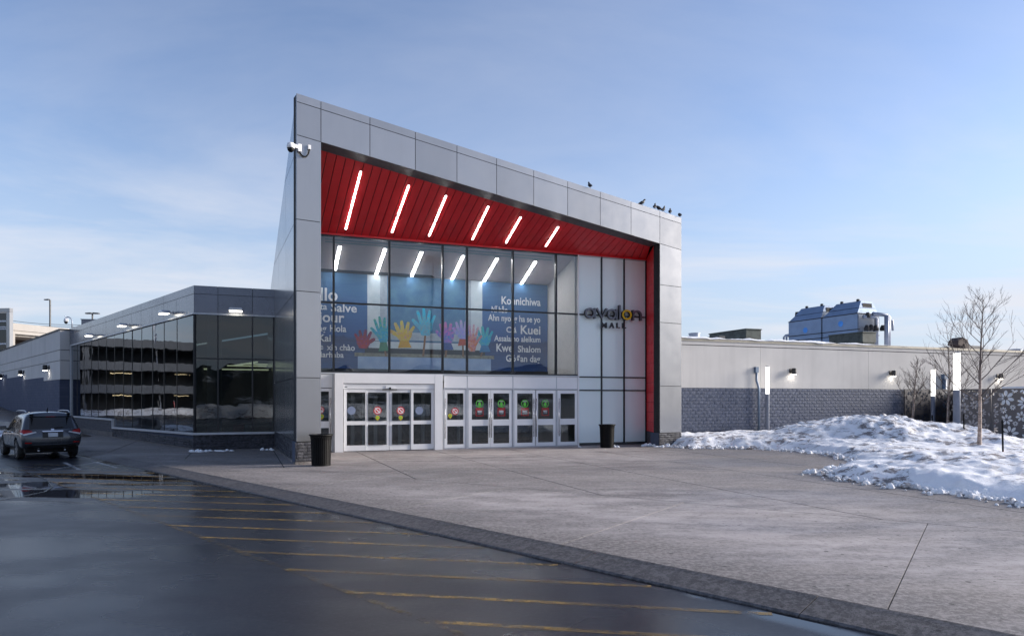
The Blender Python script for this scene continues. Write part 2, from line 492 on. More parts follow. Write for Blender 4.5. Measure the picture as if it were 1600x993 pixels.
def _concrete(name, a, b, salt=0.6, rv=0.06, wet=True):
    t = NT(name)
    n1 = t.noise(0.24, 6, 0.60, dist=0.1, stretch=(0.6, 1.5, 1, 0.15)); n2 = t.noise(1.5, 8, 0.74, stretch=(0.7, 1.3, 1, 0.1))
    c = t.mix(t.ramp(n1, 0.38, 0.62), a, b)
    c = t.mix(t.math('MULTIPLY', t.ramp(n2, 0.46, 0.7), salt), c, (0.52, 0.475, 0.465))
    c = t.mix(1.0, c, t.mix(t.rnd(), (1 - rv,) * 3, (1 + rv,) * 3), 'MULTIPLY')
    # melt water: a wet margin along the kerb, below the snow and by the wing
    if wet:
        x = t.xyz()
        b_ = t.math('ADD', t.math('MULTIPLY', t.math('SUBTRACT', x[0], gk.x), KN.x), t.math('MULTIPLY', t.math('SUBTRACT', x[1], gk.y), KN.y))
        wob = t.math('MULTIPLY', t.math('SUBTRACT', t.noise(0.55, 7, 0.68, stretch=(0.6, 1.5, 1, 0.1)), 0.5), 6.0)
        m1_ = t.ramp(t.math('ADD', b_, t.math('MULTIPLY', wob, 0.5)), 0.3, 3.2, 0.95, 0.0, True)
        m2_ = t.ramp(t.math('ADD', t.math('SUBTRACT', x[0], t.math('MULTIPLY', x[1], -0.12)), wob), 7.0, 12.0, 0.0, 0.8, True)
        m3_ = t.ramp(t.math('ADD', x[0], wob), -6.5, -9.5, 0.0, 0.7, True)
        far = t.ramp(t.math('ADD', x[1], t.math('MULTIPLY', wob, .8)), 15.0, 17.5, 0, 1, True)
        far = t.math('MULTIPLY', far, t.ramp(t.math('ADD', x[1], t.math('MULTIPLY', wob, .8)), 25.0, 21.5, 0, .55, True))
        wetm = t.math('MAXIMUM', t.math('MAXIMUM', m1_, m2_), t.math('MAXIMUM', m3_, far))
        c = t.mix(t.math('MULTIPLY', t.ramp(t.noise(0.9, 8, 0.75, stretch=(0.6, 1.4, 1, 0.1)), 0.42, 0.62, 0.0, 0.6), t.math('SUBTRACT', 1.0, wetm)), c, (0.44, 0.40, 0.395))
        c = t.mix(t.math('MULTIPLY', wetm, 0.8), c, tuple(v * 0.62 for v in a))
    # foot and tyre tracks, grit
    tr = t.noise(0.8, 6, 0.62, dist=0.25, stretch=(0.2, 1.6, 1, -0.1))
    c = t.mix(t.ramp(tr, 0.56, 0.7, 0, 0.5), c, tuple(x * 0.62 for x in a))
    gr = t.ramp(t.noise(9, 6, 0.85), 0.545, 0.60, 0, 0.5)
    c = t.mix(gr, c, (0.035, 0.03, 0.028))
    fine = t.noise(12, 6, 0.85)
    c = t.mix(t.ramp(fine, 0.47, 0.55, 0.0, 0.40), c, tuple(x * 1.55 for x in b))
    vo = t.n('ShaderNodeTexVoronoi'); vo.inputs['Scale'].default_value = 5.5; t.t.links.new(t.pos, vo.inputs['Vector'])
    vs_ = t.n('ShaderNodeSeparateXYZ'); t.t.links.new(vo.outputs['Color'], vs_.inputs[0])
    dot = t.math('MULTIPLY', t.math('LESS_THAN', vo.outputs['Distance'], t.math('MULTIPLY', vs_.outputs[0], 0.17)), t.math('GREATER_THAN', vs_.outputs[1], 0.62))
    c = t.mix(t.math('MULTIPLY', dot, 0.85), c, (0.03, 0.026, 0.024))
    t.bs(Base_Color=c, Roughness=t.ramp(n1, 0.35, 0.6, 0.48, 0.85) if wet else 0.8, Specular_IOR_Level=0.4)
    t.bump(t.noise(38, 6, 0.7), 0.45, 0.012)
    return t.m
M['asphalt'] = _asphalt()
M['slab'] = _concrete('salted broom-finished concrete', (0.118, 0.107, 0.104), (0.262, 0.240, 0.234), 0.75)
M['kerb'] = _concrete('wet kerb concrete', (0.085, 0.078, 0.077), (0.155, 0.142, 0.139), 0.3)
M['ground'] = plain('bare frozen ground', (0.11, 0.10, 0.095), 0.9, 0, 0.3, 0.2)

MB().add([(-3000, -3000, -0.3), (3000, -3000, -0.3), (3000, 3000, -0.3), (-3000, 3000, -0.3)], [(0, 1, 2, 3)]).build('ground', M['ground'], kind='structure')
def kp(a, b, z=0.0):   # a metres along the kerb, b metres in from the gutter
    q = Vector((gk.x, gk.y, 0)) + KD * a + KN * b
    return Vector((q.x, q.y, z))
road = MB().add([kp(-160, 0.02, ZR), kp(-160, -90, ZR), kp(170, -90, ZR), kp(170, 0.02, ZR)], [(0, 1, 2, 3)]).build('road', M['asphalt'], kind='structure')
# kerb: one mountable kerb, cast in lengths
kerb = MB().add([kp(-150, 0, -0.2), kp(-150, 0.5, -0.2), kp(160, 0.5, -0.2), kp(160, 0, -0.2)], [(0, 1, 2, 3)]).build('kerb', M['joint'], kind='structure')
kj = KL.s(1248)
KLEN = 3.05
for k in range(-6, 14):
    a0, a1 = kj + k * KLEN + 0.006, kj + (k + 1) * KLEN - 0.006
    prof = [(0.0, -0.19), (0.0, ZR + 0.012), (0.03, ZR + 0.03), (0.40, -0.015), (0.47, 0.004), (0.49, 0.0), (0.49, -0.19)]
    MB().loft([kp(a0, b, z) for b, z in prof], [kp(a1, b, z) for b, z in prof]).build('kerb_length', M['kerb'], kerb)
for a0, a1 in ((-150, kj - 6 * KLEN), (kj + 14 * KLEN, 160)):
    MB().loft([kp(a0, b, z) for b, z in prof], [kp(a1, b, z) for b, z in prof]).build('kerb_length', M['kerb'], kerb)
# plaza: concrete bays with open joints
base = [(-150, 0.49), (160, 0.49), (160, 120), (-150, 120)]
bw = [(kp(a, b).x, kp(a, b).y) for a, b in base]
plaza = MB().loft([Vector((x, y, -0.28)) for x, y in bw], [Vector((x, y, -0.013)) for x, y in bw]).build('plaza', M['joint'], kind='structure')
near = [(kp(a, b).x, kp(a, b).y) for a, b in [(-14, 0.50), (46, 0.50), (46, 46), (-14, 46)]]
def cut(polys, p, q, which=None):
    out = []
    ex, ey = q[0] - p[0], q[1] - p[1]
    a, b = ey, -ex; c = a * p[0] + b * p[1]
    for po in polys:
        if which and not which(po): out.append(po); continue
        for sg in (1, -1):
            r = clip(po, a * sg, b * sg, c * sg)
            if len(r) >= 3: out.append(r)
    return out
def cen(po): return (sum(p[0] for p in po) / len(po), sum(p[1] for p in po) / len(po))
gl = lambda u, v: ground(u, v).xy
L1 = (gl(662, 749), gl(1447, 817))
bays = cut([near], *L1)
def near_side(po):
    p, q = L1; c = cen(po)
    return (q[0] - p[0]) * (c[1] - p[1]) - (q[1] - p[1]) * (c[0] - p[0]) < (0 if True else 1)
sgn = near_side([gl(1000, 900)])
isnear = lambda po: near_side(po) == sgn
j0, j1 = gl(1447, 823), gl(1391, 943)
jd = (j1 - j0).normalized()
for k in range(-3, 12):
    q = j0 + Vector((KD.x, KD.y)) * (k * 4.4)
    bays = cut(bays, q, q + jd, isnear)
ad = Vector((LS.dx, LS.dy)); ad = Vector((-LG.nx, -LG.ny))
for k in range(-4, 9):
    q = gl(561, 707) + Vector((LG.dx, LG.dy)) * (k * 3.1)
    bays = cut(bays, q, q + ad, lambda po: not isnear(po))
q = gl(700, 713); bays = cut(bays, q, q + Vector((LG.dx, LG.dy)), lambda po: not isnear(po))
q = gl(700, 735); bays = cut(bays, q, q + Vector((LG.dx, LG.dy)), lambda po: not isnear(po))
for po in bays:
    r = inset(po, 0.007 if isnear(po) else .018)
    if len(r) < 3: continue
    MB().loft([Vector((x, y, -0.02)) for x, y in r], [Vector((x, y, 0)) for x, y in r]).build('slab', M['slab'], plaza)
def far_slab(pts):
    MB().loft([kp(a, b, -0.02) for a, b in pts], [kp(a, b, 0) for a, b in pts]).build('slab', M['slab'], plaza)
far_slab([(-150, .5), (-14.01, .5), (-14.01, 119), (-150, 119)])
far_slab([(46.01, .5), (160, .5), (160, 119), (46.01, 119)])
far_slab([(-14, 46.01), (46, 46.01), (46, 119), (-14, 119)])

# road paint
def _paint(name, c, wear):
    t = NT(name)
    wn_ = t.ramp(t.noise(7, 6, 0.75), wear - 0.08, wear + 0.1)
    wn2 = t.ramp(t.noise(0.5, 3), 0.35, 0.7, 0.25, 0.9)
    t.bs(Base_Color=c, Roughness=0.45, Alpha=t.math('MULTIPLY', wn_, wn2))
    return t.m
M['yellow_paint'] = _paint('worn yellow paint', (0.30, 0.19, 0.045), 0.46)
M['yellow_paint_faint'] = _paint('almost gone yellow paint', (0.13, 0.09, 0.03), 0.53)
M['white_paint'] = _paint('worn white paint', (0.62, 0.62, 0.62), 0.36)
def stripe(name, a, b, wdt, mat, z=ZR + 0.004):
    a, b = Vector((a[0], a[1], z)), Vector((b[0], b[1], z))
    d = (b - a).normalized(); n = Vector((-d.y, d.x, 0)) * wdt / 2
    k = max(1, int((b - a).length / 2)); m = MB()
    pts = []
    for i in range(k + 1):
        q = a + (b - a) * i / k
        pts += [q - n, q + n]
    m.add(pts, [(2 * i, 2 * i + 2, 2 * i + 3, 2 * i + 1) for i in range(k)])
    return m.build(name, mat, kind='structure')
h0 = ground(448, 889, ZR).xy; hd = (ground(1026, 916, ZR).xy - h0).normalized()
kd2 = Vector((KD.x, KD.y)); kn2 = Vector((KN.x, KN.y)); gk2 = Vector((gk.x, gk.y))
STEP = 1.5
for k in range(-3, 15):
    s_ = h0 + kd2 * (k * STEP)
    t_ = ((gk2 - s_).dot(kn2) - 0.10) / hd.dot(kn2)
    stripe('hatch_line', s_, s_ + hd * t_, 0.10, M['yellow_paint'])
stripe('lane_line', h0 - kd2 * 5.5, h0 + kd2 * (14 * STEP), 0.10, M['yellow_paint_faint'], ZR + 0.007)
for a, b in (((147, 721), (182, 730)), ((100, 722), (124, 733)), ((82, 733), (150, 722))):
    stripe('bay_line', ground(*a, ZR).xy, ground(*b, ZR).xy, 0.12, M['white_paint'])
for a, b in (((0, 772), (-60, 783)), ((0, 741), (-40, 743))):
    stripe('bay_line', ground(*a, ZR).xy, ground(*b, ZR).xy, 0.12, M['white_paint'])
# tar seam of an old trench repair
M['tar'] = plain('tar seam', (0.008, 0.008, 0.009), 0.25)
seam = [(-30, 790), (0, 781), (40, 774), (70, 768), (82, 760), (74, 750), (58, 742), (30, 734)]
for a, b in zip(seam, seam[1:]):
    stripe('tar_seam', ground(*a, ZR).xy, ground(*b, ZR).xy, 0.05, M['tar'], ZR + 0.009)

# ------------------------------------------------------------------ the entrance building
tower = thing('entrance_building', (p0.x + 6, p0.y + 8, 0), 'tall grey metal clad mall entrance with slanted roof, red soffit and glass front', 'building')
ZT0 = H + (V0 - 145) * LF.Y(0) / F
sR = LF.s(1065)
ZTR = H + (V0 - 340) * LF.Y(sR) / F
ztop = lambda s: ZT0 + (ZTR - ZT0) * s / sR
sI, sJ = LF.s(501.5), LF.s(1031)
zb0, zb1 = LF.z(501.5, 221.8), LF.z(1031, 380.4)
zbot = lambda s: zb0 + (zb1 - zb0) * (s - sI) / (sJ - sI)
JD = 0.28
G_ = 0.011
def panel(L, poly, par=tower, mat='panel', o0=-0.03, o1=0.0, g=G_, name='cladding_panel'):
    r = inset(poly, g)
    if len(r) < 3: return
    MB().slab(L, r, o0, o1).build(name, M[mat], par)
# fascia
fj = [0] + [LF.s(u) for u in (502, 578, 649, 714, 776, 834, 887, 938, 986, 1031)] + [sR]
fj[1], fj[10] = sI, sJ
for a, b in zip(fj, fj[1:]):
    panel(LF, [(a, ztop(a) - JD), (b, ztop(b) - JD), (b, ztop(b)), (a, ztop(a))])
    panel(LF, [(a, zbot(a)), (b, zbot(b)), (b, ztop(b) - JD), (a, ztop(a) - JD)])
# columns
zl = [LF.z(463, v) for v in (690, 589.5, 454, 342)]
zr_ = [LF.z(1048, v) for v in (675.5, 603, 504.5, 446.5)]
BASE = zl[0]
def column(s0, s1, zs):
    for a, b in zip(zs, zs[1:]): panel(LF, [(s0, a), (s1, a), (s1, b), (s0, b)])
    panel(LF, [(s0, zs[-1]), (s1, zs[-1]), (s1, zbot(s1)), (s0, zbot(s0))])
column(0, sI, zl)
column(sJ, sR, zr_)
# backing behind the cladding
bk = MB()
bk.slab(LF, [(0.02, BASE - 0.6), (sI - .01, BASE - 0.6), (sI - .01, zbot(sI) + .01), (sJ + .01, zbot(sJ) + .01), (sJ + .01, 0.3), (sR - .02, 0.3), (sR - .02, ztop(sR) - .02), (0.02, ztop(0.02) - .02)], -0.40, -0.031)
bk.build('cladding_backing', M['joint'], tower)
# left flank: panels cut by the falling roof line
zf = lambda t: ZT0 - 0.475 * t
fl = [0, 0.55, 3.4, 6.2, 9.0, 12.0]
zs_ = [zl[0], zl[1], zl[2], zl[3], 10.2, 12.5]
for a, b in zip(fl, fl[1:]):
    for c, d in zip(zs_, zs_[1:]):
        po = clip([(a, c), (b, c), (b, d), (a, d)], 0.475, 1, ZT0)
        if len(po) >= 3: panel(LS, po, o0=-0.03, o1=0.0)
MB().slab(LS, [(0.05, 0.05), (12, 0.05), (12, zf(12) - .03), (0.05, zf(0.05) - .03)], -0.06, -0.031).build('flank_backing', M['joint'], tower)
# right flank
LR = Line(LF.pt(sR).x, LF.pt(sR).y, (LS.dx, LS.dy))
LR.nx, LR.ny = -LS.nx, -LS.ny
for a, b in zip([0, 3, 6, 9], [3, 6, 9, 12]):
    for c, d in zip([0.6, 2.8, 5.6, 8], [2.8, 5.6, 8, 10.8]):
        po = clip([(a, c), (b, c), (b, d), (a, d)], 0.3, 1, ZTR)
        if len(po) >= 3: panel(LR, po)
MB().slab(LR, [(0.05, 0), (12, 0), (12, ZTR - 3.7), (0.05, ZTR - .04)], -0.06, -0.031).build('flank_backing', M['joint'], tower)
# roof and rear
a, b = LF.pt(0.02, ZT0 - .05, -.03), LF.pt(sR - .02, ZTR - .05, -.03)
c, d = LR.pt(12, ZTR - 3.7, -.03), LS.pt(12, zf(12) - .06, -.03)
MB().loft([a, b, c, d], [p - Vector((0, 0, .12)) for p in (a, b, c, d)]).build('roof', M['reveal'], tower)
MB().hexa([LS.pt(12, 0, -.04), LR.pt(12, 0, -.04), LR.pt(12.1, 0, -.04), LS.pt(12.1, 0, -.04), LS.pt(12, zf(12) - .2, -.04), LR.pt(12, ZTR - 3.9, -.04), LR.pt(12.1, ZTR - 3.9, -.04), LS.pt(12.1, zf(12) - .2, -.04)]).build('rear_wall', M['dark'], tower)

# glazing plane levels
ZH = 8.78                                             # head of the glazing
DEP, DJ = 0.75, 0.45
LFb = LF.off(-DEP)
def back(s):                                          # point of the reveal straight behind LF at s, along the flank direction
    return s
# dark reveal under the fascia and beside the right column
def fpt(s, z, t=0.0):                                 # s along the portal, t metres back along the flank direction
    q = LF.pt(s, z); return Vector((q.x + LS.dx * t, q.y + LS.dy * t, z))
n_rev = 9
for a, b in zip(fj[1:10], fj[2:11]):
    MB().loft([fpt(a + .004, zbot(a), .002), fpt(b - .004, zbot(b), .002), fpt(b - .004, zbot(b), DEP), fpt(a + .004, zbot(a), DEP)],
              [fpt(a + .004, zbot(a) + .03, .002), fpt(b - .004, zbot(b) + .03, .002), fpt(b - .004, zbot(b) + .03, DEP), fpt(a + .004, zbot(a) + .03, DEP)]).build('reveal_strip', M['reveal'], tower)
MB().loft([fpt(sJ, 0.62, .002), fpt(sJ + .03, 0.62, .002), fpt(sJ + .03, 0.62, DJ), fpt(sJ, 0.62, DJ)],
          [fpt(sJ, zbot(sJ), .002), fpt(sJ + .03, zbot(sJ), .002), fpt(sJ + .03, zbot(sJ), DJ), fpt(sJ, zbot(sJ), DJ)]).build('reveal_strip', M['reveal'], tower)
# inner face of the left column
MB().loft([fpt(sI, 0.62, .002), fpt(sI - .03, 0.62, .002), fpt(sI - .03, 0.62, 5), fpt(sI, 0.62, 5)],
          [fpt(sI, zbot(sI), .002), fpt(sI - .03, zbot(sI), .002), fpt(sI - .03, zbot(sI) - 1.3, 5), fpt(sI, zbot(sI) - 1.3, 5)]).build('column_return', M['panel'], tower)
# red soffit boards: from the back of the reveal down to the head of the glass
gR = LG.s(1010)                                       # right end of the glazing
def toG(p):                                           # follow the flank direction from p to the glazing plane
    v = Vector((p.x - LG.x, p.y - LG.y)); n = Vector((LG.nx, LG.ny)); f = Vector((LS.dx, LS.dy))
    t = -v.dot(n) / f.dot(n)
    q = Vector((p.x, p.y)) + f * t
    return (q - Vector((LG.x, LG.y))).dot(Vector((LG.dx, LG.dy))), t
NB = 46
top_s = [sI + (sJ - sI) * i / NB for i in range(NB + 1)]
def soff(s, up=0.0):
    f = fpt(s, zbot(s) + up, DEP)
    gs, _ = toG(f); fr = (s - sI) / (sJ - sI)
    gs += max(0.0, (fr - .85) / .15) * (gR - toG(fpt(sJ, 0, DEP))[0])   # the last boards fan out to meet the jamb
    return f, LG.pt(gs, ZH + up, 0.0)
for a, b in zip(top_s, top_s[1:]):
    g = 0.014
    f0, g0_ = soff(a + g); f1, g1_ = soff(b - g)
    up = Vector((0, 0, .03))
    MB().loft([f0, f1, g1_, g0_], [f0 + up, f1 + up, g1_ + up, g0_ + up]).build('soffit_board', M['red'], tower)
m = MB()
for a, b in zip(top_s, top_s[1:]):
    f0, q0 = soff(a, .045); f1, q1 = soff(b, .045); up = Vector((0, 0, .04))
    m.loft([f0, f1, q1, q0], [f0 + up, f1 + up, q1 + up, q0 + up])
m.build('soffit_backing', M['joint'], tower)
MB().lbox(LG, toG(fpt(sI, 0, DEP))[0] - .6, gR - .002, ZH - 0.07, ZH - .002, 0.0, 0.05).build('head_trim', M['red'], tower)
# red jamb on the right
jf, jg = fpt(sJ, 0, DJ), LG.pt(gR, 0, 0)
jz = 0.62; rows = 18
for i in range(rows):
    z0, z1 = jz + (ZH - jz) * i / rows + .006, jz + (ZH - jz) * (i + 1) / rows - .006
    z1f = z1 if i < rows - 1 else zbot(sJ) + .02
    off = Vector((LF.dx, LF.dy, 0)) * .03
    MB().loft([jf + Vector((0, 0, z0)), jg + Vector((0, 0, z0)), jg + Vector((0, 0, z1)), jf + Vector((0, 0, z1f))],
              [jf + off + Vector((0, 0, z0)), jg + off + Vector((0, 0, z0)), jg + off + Vector((0, 0, z1)), jf + off + Vector((0, 0, z1f))]).build('jamb_board', M['red'], tower)
o2 = Vector((LF.dx, LF.dy, 0)) * .04; o3 = o2 * 2
MB().loft([jf + o2, jg + o2, jg + o2 + Vector((0, 0, ZH)), jf + o2 + Vector((0, 0, ZH + .2))], [jf + o3, jg + o3, jg + o3 + Vector((0, 0, ZH)), jf + o3 + Vector((0, 0, ZH + .2))]).build('jamb_backing', M['joint'], tower)

# ---- stone bases
import bmesh
def rough_block(name, mat, bev=0.03, seed=0, sub=3, depth=0.35):
    rnd = random.Random(seed)
    m = MB(); nx, nz = sub, 2
    front = []
    for j in range(nz + 1):
        for i in range(nx + 1):
            e = i in (0, nx) or j in (0, nz)
            front.append((i / nx - .5 + (0 if e else rnd.uniform(-.08, .08)), -depth * (0.0 if e else rnd.uniform(.55, 1.0)), j / nz - .5))
    backp = [(-.5, 1, -.5), (.5, 1, -.5), (.5, 1, .5), (-.5, 1, .5)]
    f = []
    for j in range(nz):
        for i in range(nx):
            q = j * (nx + 1) + i
            f.append((q, q + 1, q + nx + 2, q + nx + 1))
    n = len(front)
    f.append(tuple(range(nx, -1, -1)) + (n, n + 1))
    top = nz * (nx + 1)
    f.append(tuple(range(top, top + nx + 1)) + (n + 2, n + 3))
    f.append((0, nx + 1, top, n + 3, n)); f.append((nx, n + 1, n + 2, top + nx, 2 * nx + 1))
    m.add(front + backp, f)
    me, _ = m.mesh(name, mat, center=(0, 0, 0))
    b = bmesh.new(); b.from_mesh(me); bmesh.ops.recalc_face_normals(b, faces=b.faces); b.to_mesh(me); b.free()
    return me
STONES = [rough_block('stone', M['stone'], seed=i) for i in range(4)]
BLOCKS = [rough_block('block', M['block'], seed=20 + i, sub=3) for i in range(4)]
def lay(L, s0, s1, z0, z1, ch, lmin, lmax, par, meshes=STONES, name='stone', dep=0.05, first_n=10**9, o=0.0, gap=0.008, running=None, stuffname=None):
    """courses of single stones on plane L; each an object sharing one of four meshes"""
    cells = []
    nrow = max(1, round((z1 - z0) / ch)); ch = (z1 - z0) / nrow
    for r in range(nrow):
        x = s0 - (running / 2 * (r % 2) if running else 0)
        while x < s1 - 1e-4:
            l = running or random.uniform(lmin, lmax)
            a, b = max(x, s0), min(x + l, s1)
            if s1 - b < 0.06 and not running: b = s1
            if b - a > 0.02: cells.append((a, b, z0 + r * ch, z0 + (r + 1) * ch))
            x = b if not running else x + l
    cells.sort(key=lambda c: L.Y(c[0]))
    for c in cells[:first_n]:
        d = dep * random.uniform(.5, 1.3)
        flip = L.ang if (Vector((math.sin(L.ang), -math.cos(L.ang))).dot(Vector((L.nx, L.ny))) > 0) else L.ang + math.pi
        inst(name, random.choice(meshes), par, L.pt((c[0] + c[1]) / 2, (c[2] + c[3]) / 2, o + (d - dep) * .5), flip, (c[1] - c[0] - gap, dep, c[3] - c[2] - gap))
    if len(cells) > first_n:
        m = MB(); rnd = random.Random(3)
        for c in cells[first_n:]:
            a, b, z, y = c[0] + gap / 2, c[1] - gap / 2, c[2] + gap / 2, c[3] - gap / 2
            cxm, czm = (a + b) / 2 + rnd.uniform(-.1, .1) * (b - a), (z + y) / 2
            k = dep * rnd.uniform(.15, .4)
            m.add([L.pt(a, z, o), L.pt(b, z, o), L.pt(b, y, o), L.pt(a, y, o), L.pt(cxm - .2 * (b - a), czm, o + k), L.pt(cxm + .2 * (b - a), czm, o + k * rnd.uniform(.4, 1.2))],
                  [(0, 1, 5, 4), (1, 2, 5), (2, 3, 4, 5), (3, 0, 4)])
        m.build(stuffname or (name + '_work'), meshes[0].materials[0], par, kind='stuff')
SB = 0.62
MB().slab(LF, [(-0.0, 0), (sI, 0), (sI, BASE), (0, BASE)], -.5, -.06).build('base_core', M['mortar'], tower)
lay(LF, -.03, sI + .01, 0.08, BASE - .02, 0.10, .25, .6, tower, o=-.005)
MB().slab(LS, [(0.08, 0), (9.3, 0), (9.3, BASE), (0.08, BASE)], -.12, -.06).build('base_core', M['mortar'], tower)
lay(LS, 0.0, 9.2, 0.08, BASE - .02, 0.10, .3, .8, tower, o=-.005)
MB().slab(LS, [(.0, -.1), (9.2, -.1), (9.2, .075), (.0, .075)], -.06, .035).build('footing', M['kerb'], tower)
MB().slab(LF, [(-.04, -.1), (sI + .02, -.1), (sI + .02, .075), (-.04, .075)], -.3, .035).build('footing', M['kerb'], tower)
zrb = zr_[0]
MB().slab(LF, [(sJ - .0, 0), (sR, 0), (sR, zrb), (sJ, zrb)], -.6, -.06).build('base_core', M['mortar'], tower)
lay(LF, sJ - .02, sR + .01, 0.0, zrb - .02, 0.10, .25, .6, tower, o=-.005)
LJ = Line(jf.x, jf.y, (jg.x - jf.x, jg.y - jf.y))
MB().loft([jf, fpt(sJ, 0, .05), fpt(sJ, jz - .01, .05), jf + Vector((0, 0, jz - .01))], [p + Vector((LF.dx, LF.dy, 0)) * .3 for p in (jf, fpt(sJ, 0, .05), fpt(sJ, jz - .01, .05), jf + Vector((0, 0, jz - .01)))]).build('base_return', M['stone'], tower)
MB().loft([jf, jg, jg + Vector((0, 0, jz - .01)), jf + Vector((0, 0, jz - .01))], [p + Vector((LF.dx, LF.dy, 0)) * .1 for p in (jf, jg, jg + Vector((0, 0, jz - .01)), jf + Vector((0, 0, jz - .01)))]).build('base_return', M['stone'], tower)

# ---- upper glazing
ZS = LG.z(521, 581.5)                                 # sill of the upper glazing
ZTm = LG.z(700, 481)                                  # transom
gF = toG(LS.pt(0, 0, -.08))[0] + .03                  # where the flank meets the glazing plane
gL = gF
mu = [gL] + [LG.s(u) for u in (521.5, 608.6, 691.8, 730, 801.5, 869)]
gW = LG.s(903.5)                                      # where the white glass starts
mu.append(gW)
MW = 0.035
def mull(s, z0, z1, w_=MW, o0=-.12, o1=.04, mat='mullion'): MB().lbox(LG, s - w_, s + w_, z0, z1, o0, o1).build('mullion', M[mat], tower)
for s in mu[1:-1]: mull(s, ZS, ZH - .075)
for a, b in zip(mu, mu[1:]):
    a, b = a + MW, b - MW
    MB().lbox(LG, a, b, ZTm - .03, ZTm + .03, -.11, .03).build('transom', M['mullion'], tower)
    MB().lbox(LG, a, b, ZS - .0, ZS + .06, -.11, .03).build('transom', M['mullion'], tower)
    MB().lbox(LG, a, b, ZH - .13, ZH - .075, -.11, .03).build('transom', M['mullion'], tower)
    for z0, z1 in ((ZS + .06, ZTm - .03), (ZTm + .03, ZH - .13)):
        MB().lbox(LG, a, b, z0, z1, -.02, -.012).build('window_pane', M['glass'], tower)
MB().lbox(LG, gL, gW, ZS - .06, ZS - .003, -.12, .06).build('sill_flashing', M['alu'], tower)
# ---- white glass panels on the right
wm = [gW, LG.s(939.7), LG.s(974.8), gR]
zt1, zt2, zb_ = LG.z(905, 588.5), LG.z(905, 609.2), LG.z(905, 692.5)
MB().lbox(LG, gW - .034, gW + .029, 0.0, ZH - .075, -.12, .05).build('mullion', M['white'], tower)
for s in wm[1:-1]: mull(s, zb_, ZH - .075)
MB().lbox(LG, gR - .07, gR - .002, 0.0, ZH - .075, -.12, .05).build('mullion', M['mullion'], tower)
MB().lbox(LG, gW + .03, gR - .07, 0.0, zb_, -.1, .04).build('sill_plate', M['reveal'], tower)
for a, b in zip(wm, wm[1:]):
    a, b = a + MW, b - (MW if b < gR else .07)
    for z in (ZTm, zt1, zt2): MB().lbox(LG, a, b, z - .028, z + .028, -.1, .03).build('transom', M['mullion'], tower)
    MB().lbox(LG, a, b, ZH - .13, ZH - .075, -.11, .03).build('transom', M['alu'], tower)
    for z0, z1 in ((zb_, zt2), (zt2, zt1), (zt1, ZTm), (ZTm, ZH - .1)):
        MB().lbox(LG, a, b, z0 + .028, z1 - .028, -.02, -.008).build('white_glass_panel', M['frost'], tower)

# ---- doors
ZD = LG.z(800, 608)                                   # top of the door frames
ZHd = LG.z(800, 587)
dsL = LG.s(693)
hp = [dsL, LG.s(729.7), LG.s(801), LG.s(869.3), gW - .035]
for a, b in zip(hp, hp[1:]):
    MB().lbox(LG, a + .02, b - .02, ZD + .05, ZS - .08, -.03, .03).build('header_panel', M['white'], tower, bevel=.006)
    MB().lbox(LG, b - .02, b + .02, ZD + .05, ZS - .06, -.06, .015).build('mullion', M['alu'], tower)
MB().lbox(LG, dsL, gW - .035, ZD - .0, ZD + .05, -.08, .045).build('door_head', M['alu'], tower)
M['sticker_red'] = plain('red print', (0.62, 0.015, 0.02), 0.35)
M['sticker_white'] = plain('white print', (0.82, 0.82, 0.82), 0.35)
M['sticker_green'] = plain('green print', (0.12, 0.55, 0.06), 0.35)
M['sticker_yellow'] = plain('yellow print', (0.62, 0.50, 0.03), 0.35)
M['sticker_blue'] = plain('pale blue print', (0.24, 0.29, 0.42), 0.4)
M['sticker_grey'] = plain('grey print', (0.25, 0.27, 0.29), 0.4)
def disc(L, s, z, r0, r1, o, n=28, m=None):
    m = m or MB(); ps = []
    for i in range(n):
        a = 2 * math.pi * i / n
        ps.append((math.cos(a), math.sin(a)))
    if r0 <= 0:
        m.slab(L, [(s + c * r1, z + q * r1) for c, q in ps], o, o + .002)
    else:
        A = [L.pt(s + c * r1, z + q * r1, o) for c, q in ps] + [L.pt(s + c * r0, z + q * r0, o) for c, q in ps]
        m.add(A, [(i, (i + 1) % n, n + (i + 1) % n, n + i) for i in range(n)])
    return m
def no_entry(L, s, z, r, o, par):
    disc(L, s, z, 0, r * .98, o).build('sticker', M['sticker_white'], par)
    m = disc(L, s, z, r * .76, r, o + .004)
    disc(L, s, z, r * .0, r * .52, o + .003, m=m)
    m.build('sticker', M['sticker_red'], par)
    k = r * .72
    MB().slab(L, [(s - k, z + k * .7), (s - k * .75, z + k), (s + k, z - k * .7), (s + k * .75, z - k)], o + .006, o + .007).build('sticker', M['sticker_white'], par)
def yellow_tag(L, s, z, r, o, par):
    m = disc(L, s, z, 0, r, o, 20)
    m.slab(L, [(s - r * .7, z - r * .7), (s + r * .7, z - r * .7), (s, z - r * 1.5)], o, o + .002)
    m.build('sticker', M['sticker_yellow'], par)
    MB().lbox(L, s - r * .6, s + r * .6, z - r * .3, z + r * .25, o + .003, o + .004).build('sticker', M['sticker_green'], par)
